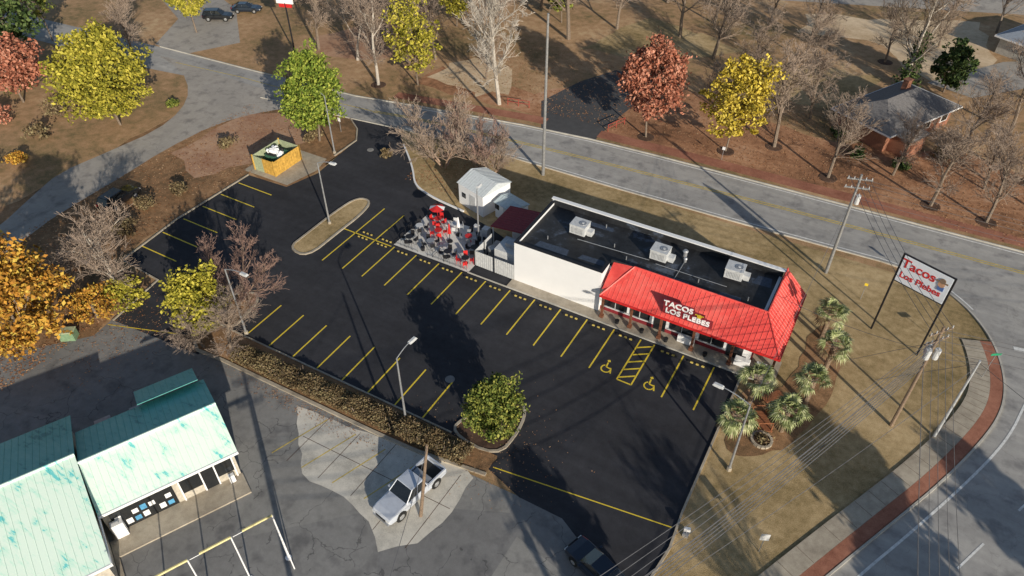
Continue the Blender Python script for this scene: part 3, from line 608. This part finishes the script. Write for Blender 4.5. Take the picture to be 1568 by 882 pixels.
rail(b,(-40.3,46.5),(-37.5,46.5));rail(b,(-36.3,46.5),(-31.6,46.5));rail(b,(-40.3,46.5),(-40.3,49.5));rail(b,(-35.7,46.6),(-35.7,48.4))
b.make('patio_railing',[m_dark])
b=MB()
for x,y in((-33.6,51.9),(-33,51.2),(-34.6,52.2),(-40,52.2),(-31.8,50.4),(-37.2,47.0)): b.tube((x,y,.1),(x,y,.55),.18,.24,10,0)
b.make('flower_pots',[m_dark])
for m_,x,y in((m_redp,-35.6,49.6),(m_wht,-35.4,51.0)):
    b=MB();b.tube((0,0,0),(0,0,.12),.3,.3,12,1);b.tube((0,0,.1),(0,0,2.3),.04,.04,6,1);b.tube((0,0,1.1),(0,0,2.3),.2,.05,8,0);b.make('closed_umbrella',[m_,m_dark],loc=(x,y,.1))
b=MB();b.b2(-33.2,-32.5,52.0,52.7,.1,1.1);b.b2(-34.4,-33.8,52.3,52.7,.1,.9);b.make('storage_box',[m_lgrey],bevel=.02)
# ------------------------------------------------------------------ green roofed shop
O=Vector((-37.7,9.9,0));d=Vector((.447,.894,0));nn=Vector((.894,-.447,0))
Sb=empty('green_roof_shop');
def W(s,t,z): p=O+d*s+nn*t;return (p.x,p.y,z)
def wbox(b,s0,s1,t0,t1,z0,z1,mi=0):
    vs=[W(s,t,z) for z in(z0,z1) for s,t in((s0,t0),(s0,t1),(s1,t1),(s1,t0))]
    b.add(vs,[(3,2,1,0),(4,5,6,7),(0,1,5,4),(1,2,6,5),(2,3,7,6),(3,0,4,7)],mi)
b=MB();wbox(b,0,9.1,-7.2,0,0,3.35);wbox(b,-18,-.35,-9.2,4.1,0,3.2)
for s,tr,zr,tf,tb in((9.1,-3,4.9,0,-7.2),): b.add([W(s,tf,3.35),W(s,tb,3.35),W(s,tr,zr-.08)],[(0,1,2)])
b.add([W(-.35,4.1,3.2),W(-.35,-9.2,3.2),W(-.35,-3.6,5.15)],[(0,1,2)])
b.make('walls',[S('cream_wall',(.55,.50,.42),.8,var=.15)],Sb)
def slope(b,s0,s1,ta,za,tb,zb,mi,step=.45):
    th=.06;vs=[W(s0,ta,za),W(s1,ta,za),W(s1,tb,zb),W(s0,tb,zb)];vs+=[(v[0],v[1],v[2]-th) for v in vs]
    b.add(vs,[(0,1,2,3),(7,6,5,4),(0,4,5,1),(1,5,6,2),(2,6,7,3),(3,7,4,0)],mi)
    s=s0+.1
    while s<s1: b.tube(W(s,ta,za+.012),W(s,tb,zb+.012),.02,.02,4,mi,False);s+=step
b=MB()
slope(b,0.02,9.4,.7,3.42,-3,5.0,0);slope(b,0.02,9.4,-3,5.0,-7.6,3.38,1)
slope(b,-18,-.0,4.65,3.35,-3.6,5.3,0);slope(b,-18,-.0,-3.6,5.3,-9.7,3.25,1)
b.tube(W(0,-3,5.03),W(9.4,-3,5.03),.1,.1,6,0);b.tube(W(-18,-3.6,5.33),W(0,-3.6,5.33),.1,.1,6,0)
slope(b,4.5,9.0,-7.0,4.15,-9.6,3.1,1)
b.make('metal_roof',[m_mint,m_teal],Sb)
b=MB();wbox(b,0,9.42,.71,.8,3.2,3.43);wbox(b,-18,.0,4.66,4.74,3.12,3.36);wbox(b,.005,.06,.8,4.7,3.05,3.4);b.make('eave_gutter',[m_wht],Sb)
b=MB();g=MB()
for s0,s1,z0 in((5.1,6.5,.9),(6.6,7.5,.15),(7.6,8.8,.9)): wbox(g,s0,s1,.003,.05,z0,2.5)
for s in(5.05,6.55,7.55,8.85): wbox(b,s-.05,s+.05,.003,.1,.1,2.6)
wbox(b,5.0,8.9,.003,.1,2.52,2.62);wbox(b,.3,4.7,.003,.07,2.35,3.1)
wbox(g,.4,4.6,.003,.06,.2,2.3)
for s0,s1 in((-6,-4.2),(-3.4,-1.4)): wbox(g,s0,s1,4.105,4.14,.9,2.4)
g.make('windows',[m_glass],Sb);b.make('window_frames',[m_wht],Sb)
b=MB()
for k in range(7):
    for j in range(2):
        if (k*3+j)%4: wbox(b,.6+k*.56,1.0+k*.56,.063,.075,.5+j*.8,.95+j*.8+.1*(k%2),(k+j)%2)
b.make('window_posters',[S('blue_poster',(.1,.35,.6),.5),m_wht],Sb)
text('FOOD  MART',W(2.3,.11,2.72),.55,S('blue_paint',(.05,.15,.5),.5),Sb,rot=(math.pi/2,0,math.atan2(d.y,d.x)))
b=MB();wbox(b,0,9.2,.0,2.0,.0,.14);wbox(b,-.3,0,.5,5.5,0,.14);b.make('shop_walkway',[m_concd],Sb)
b=MB();wbox(b,.2,1.0,.12,.6,.14,1.6);wbox(b,8.2,8.6,.2,.5,.14,.9);b.make('ice_box',[m_wht],Sb)
wb=MB();wbox(wb,3.6,4.6,-10.2,-8.3,0,1.1);wbox(wb,1,2.2,-10.6,-9.4,0,.9);wb.make('condensers',[m_grey],Sb,bevel=.03)
b=MB();pp=[(-25.9,14.7),(-27.05,12.3),(-28.2,9.9),(-29.35,7.5)]
for x,y in pp:
    b.tube((x,y,0),(x,y,5.3),.055,.045,8,0);b.tube((x,y,0),(x,y,.06),.22,.22,10,0)
    b.tube((x,y,5.3),(x-.85,y-1.75,5.3),.09,.09,6,1)
    b.tube((x,y,5.22),(x-1.1,y-2.3,5.22),.025,.025,4,0)
b.tube((-25.9,14.7,5.2),(-25.0,14.3,0),.045,.045,6,0)
b.make('canopy_frame',[m_wht,S('yellow_band',(.75,.65,.30),.5)])
# ------------------------------------------------------------------ houses
def house(x,y,rz,w,dp,zr,roofm,wallm,ch=True):
    Hh=empty('brick_house' if ch else 'suburban_house');Hh.location=(x,y,0);Hh.rotation_euler=(0,0,math.radians(rz))
    b=MB();b.box((0,0,1.3),(w*2-1.2,dp*2-1.4,2.6));b.make('walls',[wallm],Hh)
    b=MB();b.add([(-w,-dp,2.55),(w,-dp,2.55),(w,dp,2.55),(-w,dp,2.55),(-w+dp,0,zr),(w-dp,0,zr)],[(0,1,5,4),(1,2,5),(2,3,4,5),(3,0,4),(3,2,1,0)])
    b.add([(-w+1,-dp-2.2,2.5),(-w+5,-dp-2.2,2.5),(-w+5,-dp+2,2.5),(-w+1,-dp+2,2.5),(-w+3,-dp-1.2,3.5),(-w+3,-dp+3,4)],[(0,1,4),(1,2,5,4),(3,0,4,5)])
    b.make('hip_roof',[roofm],Hh)
    b=MB();b.b2(-w+1.4,-w+4.6,-dp-1.9,-dp+.7,0,2.48);b.make('wing_walls',[wallm],Hh)
    if ch: b=MB();b.box((2.5,1.2,4.4),(.9,.7,1.6));b.box((2.5,1.2,5.23),(1.05,.85,.1));b.make('chimney',[m_brick],Hh)
    b=MB();g=MB();yf=-dp+.7
    for xx in(-.6,1.6,w-2): b.box((xx,yf-.03,1.5),(1.5,.06,1.5));g.box((xx,yf-.07,1.5),(1.2,.04,1.2))
    xf=w-.6
    for yy in(-dp*.4,dp*.4): b.box((xf+.03,yy,1.5),(.06,1.4,1.5));g.box((xf+.07,yy,1.5),(.04,1.1,1.2))
    b.make('window_frames',[m_wht],Hh);g.make('windows',[m_glass],Hh)
    b=MB()
    for s in(-1,1): b.box((0,s*(dp+.03),2.5),(2*w+.05,.06,.2));b.box((s*(w+.03),0,2.5),(.06,2*dp,.2))
    b.make('fascia',[m_wht],Hh)
house(.4,98.4,62,7.2,4.3,4.5,m_shing,m_brick)
house(17,134,62,7,4.5,4.6,S('blue_grey_roof',(.30,.34,.40),.8,var=.1),S('pale_wall',(.55,.54,.5),.8),False)
# ------------------------------------------------------------------ poles, lamps, signs
def lamp(x,y,h,ax,ay,arm):
    b=MB();b.tube((0,0,0),(0,0,.35),.2,.18,8,1);b.tube((0,0,0),(0,0,h-.4),.10,.06,8,0);l=math.hypot(ax,ay);ax/=l;ay/=l
    pr=(0,0,h-.4)
    for k in range(1,6):
        t=k/5;q=(ax*arm*t,ay*arm*t,h-.4+.45*math.sin(t*1.57));b.tube(pr,q,.04,.035,6,0);pr=q
    a=math.atan2(ay,ax);b.box((ax*(arm+.3),ay*(arm+.3),h+.05),(.8,.34,.16),a,2,.75,.6);b.box((ax*(arm+.35),ay*(arm+.35),h-.06),(.5,.26,.08),a,3)
    b.make('street_lamp',[m_grey,m_concd,m_lgrey,m_wht],loc=(x,y,0))
lamp(-48.6,45.9,8,1,.1,1.6);lamp(-44.2,29.2,8,1,0,2.0);lamp(-25.7,28.1,7.9,.1,1,1.5);lamp(-1.9,36.5,8,-1,.1,2.1);lamp(-57.6,57.5,8,-1,0,1.2);lamp(-33.2,51.4,6.5,0,1,.1)
def upole(x,y,h,r=.16,cross=None,tx=0,ty=0,trans=0,mat=m_wood):
    b=MB();n=6
    for k in range(n):
        t0,t1=k/n,(k+1)/n;b.tube((tx*t0,ty*t0,h*t0),(tx*t1,ty*t1,h*t1),r*(1-.4*t0),r*(1-.4*t1),9,0,k==n-1)
    if cross is not None:
        for z in(h-.5,h-1.4):
            c,s=math.cos(cross),math.sin(cross);b.box((tx,ty,z),(2.2,.11,.12),cross,0)
            for u in(-1,-.5,.5,1): b.tube((tx+c*u,ty+s*u,z+.06),(tx+c*u,ty+s*u,z+.26),.05,.03,6,1)
    for k in range(trans):
        a=k*2.1;b.tube((tx+.38*math.cos(a),ty+.38*math.sin(a),h-3),(tx+.38*math.cos(a),ty+.38*math.sin(a),h-2.1),.22,.22,10,2);b.tube((tx+.38*math.cos(a),ty+.38*math.sin(a),h-2.1),(tx+.38*math.cos(a),ty+.38*math.sin(a),h-1.9),.05,.04,6,1)
    b.make('utility_pole',[mat,m_lgrey,m_lgrey],loc=(x,y,0))
upole(-33.2,65.8,19,.2,mat=m_galv);upole(-.5,63.9,11.4,.17,.3,trans=1,mat=m_galv);upole(8.1,47,11,.16,.9,trans=3);upole(11.2,47.5,8.7,.13,mat=S('galvanised',(.62,.64,.66),.4,.3));upole(-19.9,21.8,9,.14,tx=1.3,ty=.1)
upole(-11.4,3.8,12.5,.22,1);upole(13.2,5.2,12.5,.3,1)
b=MB()
def wire(p,q,sag,r=.02,n=14):
    pr=p
    for k in range(1,n+1):
        t=k/n;c=tuple(p[i]+(q[i]-p[i])*t for i in range(3));c=(c[0],c[1],c[2]-4*sag*t*(1-t));b.tube(pr,c,r,r,3,0,False);pr=c
for dx in(-.9,-.3,.3,.9):
    wire((8.1+dx*.6,47+dx*.8,10.7),(13.2+dx,5.2,12),1.4);wire((8.1+dx*.6,47+dx*.8,10.7),(-.5+dx,63.9,11),.6)
    wire((8.1+dx*.6,47+dx*.8,9.8),(-11.4+dx,3.8-dx*.5,12),1.3)
for k,z in enumerate((8.6,8.2,7.8,7.3,6.8)): wire((8.1,47,z),(-11.4,3.8,z+1.0),1.4+.2*k,.028)
wire((8.1,47,7),(13,5,8),1.2,.03)
for z in(11,10.6,10,9): wire((-.5,63.9,z),(60,70,z+1),1.5);wire((8.1,47,z-.3),(60,62,z+1),1.6)
wire((-.5,63.9,10),(-1.9,36.5,7.5),.7);wire((8.1,47,8),(11.2,47.5,8.5),.1);wire((8.1,47,8.5),(-3.5,52,5),.5);wire((-18.6,21.9,8.8),(-11.4,3.8,11),.6);wire((11.2,47.5,8.5),(50,20,12),1.2);wire((11.2,47.5,8.0),(-11.4,3.8,10),1.5)
wire((11.2,47.5,8.4),(6.2,51.5,0),.0);wire((8.1,47,9.5),(3.5,52.5,0),.0)
b.make('power_lines',[m_wire])
Pg=empty('pylon_sign');p0=Vector((4.8,57.8));p1=Vector((8.85,56.3));dv=(p1-p0).normalized();rz=math.atan2(dv.y,dv.x);Pg.location=(6.82,57.05,0);Pg.rotation_euler=(0,0,rz);W2=(p1-p0).length/2
b=MB()
for s in(-1,1): b.box((s*W2,0,4.4),(.14,.14,8.8))
b.box((0,0,8.75),(W2*2-.16,.12,.1));b.box((0,0,5.95),(W2*2-.16,.12,.1));b.make('posts',[m_dark],Pg)
b=MB();b.box((0,0,7.35),(W2*2-.2,.2,2.66));b.make('sign_face',[S('sign_white',(.76,.82,.90),.35,var=.03)],Pg,bevel=.02)
text('Tacos',(-.6,-.115,7.95),1.2,m_redp,Pg,bold=.018,ext=.01);text('Los Plebes',(-.1,-.115,6.8),.82,m_redp,Pg,bold=.014,ext=.01)
b=MB();b.tube((1.4,-.12,7.75),(1.4,-.16,7.75),.28,.28,14,1);b.tube((1.4,-.12,8.1),(1.4,-.17,8.1),.24,.24,12,0);b.box((1.4,-.15,7.98),(.95,.06,.12),0,0);b.box((1.45,-.13,7.35),(.5,.05,.4),0,2);b.make('mascot',[m_wood,S('skin_tone_paint',(.6,.35,.22),.6),S('blue_shirt_paint',(.1,.2,.5),.6)],Pg)
b=MB();b.tube((0,0,0),(0,0,7.5),.12,.12,8,1);b.box((0,0,8.3),(2.6,.2,1.8),.3,0);b.box((0,0,7.1),(2.0,.18,.5),.3,2);b.make('roadside_sign',[m_wht,m_dark,m_redp],loc=(-82.1,77.5,0))
def ssign(x,y,h,w,hh,r,mat,name='traffic_sign'):
    b=MB();b.tube((0,0,0),(0,0,h),.03,.03,6,1);b.box((0,-.03,h-hh/2),(w,.02,hh),0,0);b.make(name,[mat,m_grey],loc=(x,y,0),rz=r)
ssign(1.9,31,2.3,.6,.75,.4,m_lgrey);ssign(14.0,56.2,3,.9,.25,.6,S('green_sign_paint',(.02,.3,.15),.5),'street_name_sign');ssign(8.3,66.3,2.4,.5,.6,0,m_lgrey);ssign(3.2,61.5,2,.3,.3,0,m_yel)
ssign(-60.3,62,2,.4,.5,0,m_wht);ssign(-16,79.4,1.8,.35,.4,0,m_wht)
b=MB();b.box((0,0,.15),(.4,.4,.3),0,1);b.tube((0,0,.3),(0,0,.5),.05,.05,6,1);b.box((0,.1,.62),(.45,.2,.3),.3,0);b.make('flood_light',[m_wht,m_grey],loc=(-2.9,29.7,0))
b=MB()
def gate(b,x,y,r):
    c,s=math.cos(r),math.sin(r)
    for u in(-1.5,0,1.5): b.tube((x+c*u,y+s*u,0),(x+c*u,y+s*u,1),.05,.05,6)
    for z in(.5,.95): b.tube((x-c*1.5,y-s*1.5,z),(x+c*1.5,y+s*1.5,z),.04,.04,6)
gate(b,-44,79.2,.2);gate(b,-30.2,80.3,1.2);b.make('barrier_gate',[S('faded_red_paint',(.42,.08,.06),.5)])
b=MB()
for s in range(12): b.box((-60.15,50.2+s*.36,.95),(.06,.33,1.9),0,0)
for s in range(9): b.box((-63.2+s*.36,50.05,.95),(.33,.06,1.9),0,1 if s<4 else 0)
for s in range(12): b.box((-63.4,50.2+s*.36,.95),(.06,.33,1.9),0,1)
for s in range(9): b.box((-63.2+s*.36,54.4,.95),(.33,.06,1.9),0,1)
for x,y in((-60.15,50),(-60.15,54.4),(-63.4,50),(-63.4,54.4)): b.box((x,y,1.02),(.14,.14,2.04),0,0)
b.make('dumpster_enclosure',[m_ywood,m_gwood])
b=MB();b.box((0,0,.85),(2.0,1.7,1.3),0,0,1.05,1.1);b.box((0,.95,1.55),(2.1,.12,.1),0,0);b.box((-.3,-.1,1.56),(1.2,1.5,.06),.15,1);rng=random.Random(5)
for k in range(16): b.tube((rng.uniform(-.9,.9),rng.uniform(-.7,.7),1.35),(rng.uniform(-.9,.9),rng.uniform(-.7,.7),2.0),.36,.18,7,rng.choice([1,2,2,2]))
for s in(-.8,.8): b.tube((s,-.7,0),(s,-.7,.25),.1,.1,8,1)
b.make('dumpster',[S('green_steel',(.06,.16,.10),.6),m_black,m_wht],loc=(-61.8,52.3,.02),bevel=.02)
b=MB();b.box((0,0,.45),(1.3,.9,.9),0,0,.94);b.box((0,0,.95),(1.34,.94,.08),0,1,.9);b.make('utility_cabinet',[S('cabinet_green',(.22,.34,.2),.6),m_gwood],loc=(-57.6,21.0,0),rz=.6)
# ------------------------------------------------------------------ vehicles
def vehicle(name,x,y,r,paint,kind):
    b=MB()
    if kind=='pickup': L,W_,wr,wb=5.7,2.0,.40,(1.78,-1.75);st=[(-2.85,.55,.72),(-2.8,.45,.72),(-.95,.36,.72),(-.94,.34,1.12),(.95,.34,1.14),(1.1,.34,1.12),(2.3,.36,1.06),(2.72,.42,.98),(2.85,.5,.8)];gh=[(-.95,1.10,.90),(-.72,1.82,.74),(.35,1.84,.74),(1.12,1.12,.90)]
    elif kind=='suv': L,W_,wr,wb=4.7,1.88,.37,(1.42,-1.4);st=[(-2.3,.6,.95),(-2.28,.42,1.0),(-1.6,.32,1.02),(.9,.3,1.04),(1.7,.32,.98),(2.2,.4,.88),(2.35,.5,.7)];gh=[(-2.22,1.0,.86),(-1.85,1.62,.68),(.25,1.66,.70),(1.0,1.02,.85)]
    else: L,W_,wr,wb=4.7,1.82,.33,(1.38,-1.4);st=[(-2.35,.5,.8),(-2.3,.35,.95),(-1.5,.27,.98),(.9,.25,.95),(1.7,.27,.88),(2.2,.35,.76),(2.35,.45,.6)];gh=[(-1.95,.95,.84),(-1.15,1.42,.66),(.05,1.45,.66),(.95,.94,.82)]
    hw=W_/2;vs=[];N=len(st)
    for i,(sx,zb,zt) in enumerate(st):
        k=.86 if i in(0,N-1) else (.96 if i in(1,N-2) else 1);zm=zb+(zt-zb)*.55
        for yy,z in((hw*.9*k,zb),(hw*k,zb+.14*(zt-zb)/.6),(hw*k,zm),(hw*.93*k,zt-.03),(hw*.85*k,zt),(-hw*.85*k,zt),(-hw*.93*k,zt-.03),(-hw*k,zm),(-hw*k,zb+.14*(zt-zb)/.6),(-hw*.9*k,zb)): vs.append((sx,yy,z))
    fs=[]
    for i in range(N-1):
        for j in range(10): fs.append((i*10+j,i*10+(j+1)%10,(i+1)*10+(j+1)%10,(i+1)*10+j))
    fs+=[tuple(range(10)),tuple(range((N-1)*10+9,(N-1)*10-1,-1))];b.add(vs,fs,0)
    q=[]
    for i,(gx,z,w) in enumerate(gh): q+=[(gx,w*hw/1.0 if hw<1 else w,z),(gx,-(w*hw if hw<1 else w),z)]
    a0,a1,b0,b1,c0,c1,d0,d1=q
    b.add([a0,a1,b0,b1,c0,c1,d0,d1],[(0,1,3,2),(4,5,7,6)],1);b.add([a0,b0,c0,d0],[(0,1,2,3)],1);b.add([a1,b1,c1,d1],[(3,2,1,0)],1);b.add([b0,b1,c1,c0],[(0,1,2,3)],0)
    zt=max(b0[2],c0[2]);b.box(((b0[0]+c0[0])/2,0,zt+.015),(c0[0]-b0[0]+.12,2*b0[1]+.06,.05),0,0,.93)
    for s in(0,1):
        A_,B_,C_,D_=(a0,b0,c0,d0) if s==0 else (a1,b1,c1,d1)
        b.tube(A_,B_,.05,.04,4,0);b.tube(C_,D_,.04,.045,4,0);b.tube(B_,C_,.04,.04,4,0)
        mid=((A_[0]+D_[0])/2,A_[1],A_[2]);mt=((B_[0]+C_[0])/2,B_[1],B_[2]);b.tube(mid,mt,.04,.035,4,0)
    for wx in wb:
        for s in(-1,1):
            b.tube((wx,s*(hw-.22),wr+.04),(wx,s*(hw+.004),wr+.04),wr+.09,wr+.09,18,2);b.tube((wx,s*(hw-.2),wr),(wx,s*(hw+.03),wr),wr,wr*.97,18,2);b.tube((wx,s*(hw+.03),wr),(wx,s*(hw+.045),wr),wr*.62,wr*.55,10,3)
    fx=st[-1][0];fz=st[-1][2]
    b.box((fx-.0,0,(st[-1][1]+fz)/2+.02),(.06,W_*.5,.22),0,2)
    b.tube((gh[3][0]+.05,-hw*.84,st[-4][2]+.012),(fx-.35,-hw*.7,st[-2][2]+.006),.012,.012,3,2);b.tube((gh[3][0]+.05,hw*.84,st[-4][2]+.012),(fx-.35,hw*.7,st[-2][2]+.006),.012,.012,3,2)
    for s in(-1,1):
        b.box((fx-.06,s*hw*.68,fz-.04),(.16,.34,.14),0,4);b.box((st[0][0]+.02,s*hw*.76,.85 if kind!='pickup' else .9),(.1,.16,.22 if kind!='pickup' else .3),0,5)
        b.box((gh[3][0]-.25,s*(hw+.1),gh[3][1]+.05),(.16,.2,.14),0,0)
    b.box((fx+.02,0,.42),(.12,W_*.8,.16),0,3 if kind=='pickup' else 2)
    if kind=='pickup':
        for s in(-1,1): b.box((-1.9,s*(hw-.07),.93),(1.86,.12,.42),0,0)
        b.box((-2.8,0,.93),(.1,W_-.28,.42),0,0);b.box((-1.03,0,.93),(.08,W_-.28,.42),0,0);b.add([(-2.7,-.84,.735),(-1.1,-.84,.735),(-1.1,.84,.735),(-2.7,.84,.735)],[(0,1,2,3)],2);b.box((-2.92,0,.5),(.14,1.8,.14),0,3);b.box((-1.35,0,.92),(.45,1.5,.36),0,3)
    b.make(name,[paint,m_glass,m_black,m_grey,m_whtl,m_redp],loc=(x,y,.02),rz=r,bevel=.02)
def paint(n,c):
    m,nt,p=newmat(n);p.inputs['Roughness'].default_value=.3;p.inputs['Metallic'].default_value=.25;p.inputs['Coat Weight'].default_value=.6
    nz=noise(nt,pos(nt),3,2);r=ramp(nt,nz,[(.3,tuple(x*.88 for x in c)),(.7,c)]);nt.links.new(r,p.inputs['Base Color']);return m
pw=paint('silver_white_paint',(.64,.68,.76));pk=paint('black_paint',(.015,.016,.02));pb=paint('dark_blue_paint',(.02,.03,.05))
vehicle('pickup_truck',-21.5,22.8,math.radians(-100),pw,'pickup')
vehicle('parked_car',-7.2,24.2,math.radians(160),pb,'sedan');vehicle('parked_suv',-71.5,37.5,math.radians(95),pk,'suv')
vehicle('parked_car',-101.9,81.1,math.radians(30),pk,'suv');vehicle('parked_car',-100.3,86,math.radians(30),pb,'sedan')
# ------------------------------------------------------------------ light, sky, camera
el=math.radians(18.5);Sd=Vector((.805*math.cos(el),-.593*math.cos(el),math.sin(el)))
sl=bpy.data.lights.new('sun','SUN');sl.energy=5;sl.angle=math.radians(.5);sl.color=(1,.91,.76);so=bpy.data.objects.new('sun',sl);link(so);so.rotation_euler=(-Sd).to_track_quat('-Z','Y').to_euler();so.location=(0,0,80)
w=bpy.data.worlds.new('World');SC.world=w;w.use_nodes=True;nt=w.node_tree;bg=nt.nodes['Background'];sk=nt.nodes.new('ShaderNodeTexSky');sk.sky_type='NISHITA';sk.sun_disc=False;sk.sun_elevation=el;sk.sun_rotation=math.radians(126.4);sk.air_density=1;sk.dust_density=.6
nt.links.new(sk.outputs[0],bg.inputs[0]);bg.inputs[1].default_value=.10
cam=bpy.data.cameras.new('camera');cam.sensor_width=36;cam.lens=1126/1568*36;cam.clip_end=3000;co=bpy.data.objects.new('camera',cam);link(co);co.location=(0,0,47);co.rotation_euler=(math.radians(48.7),0,math.radians(29.6));SC.camera=co
SC.view_settings.view_transform='Standard';SC.view_settings.look='None';SC.view_settings.exposure=0
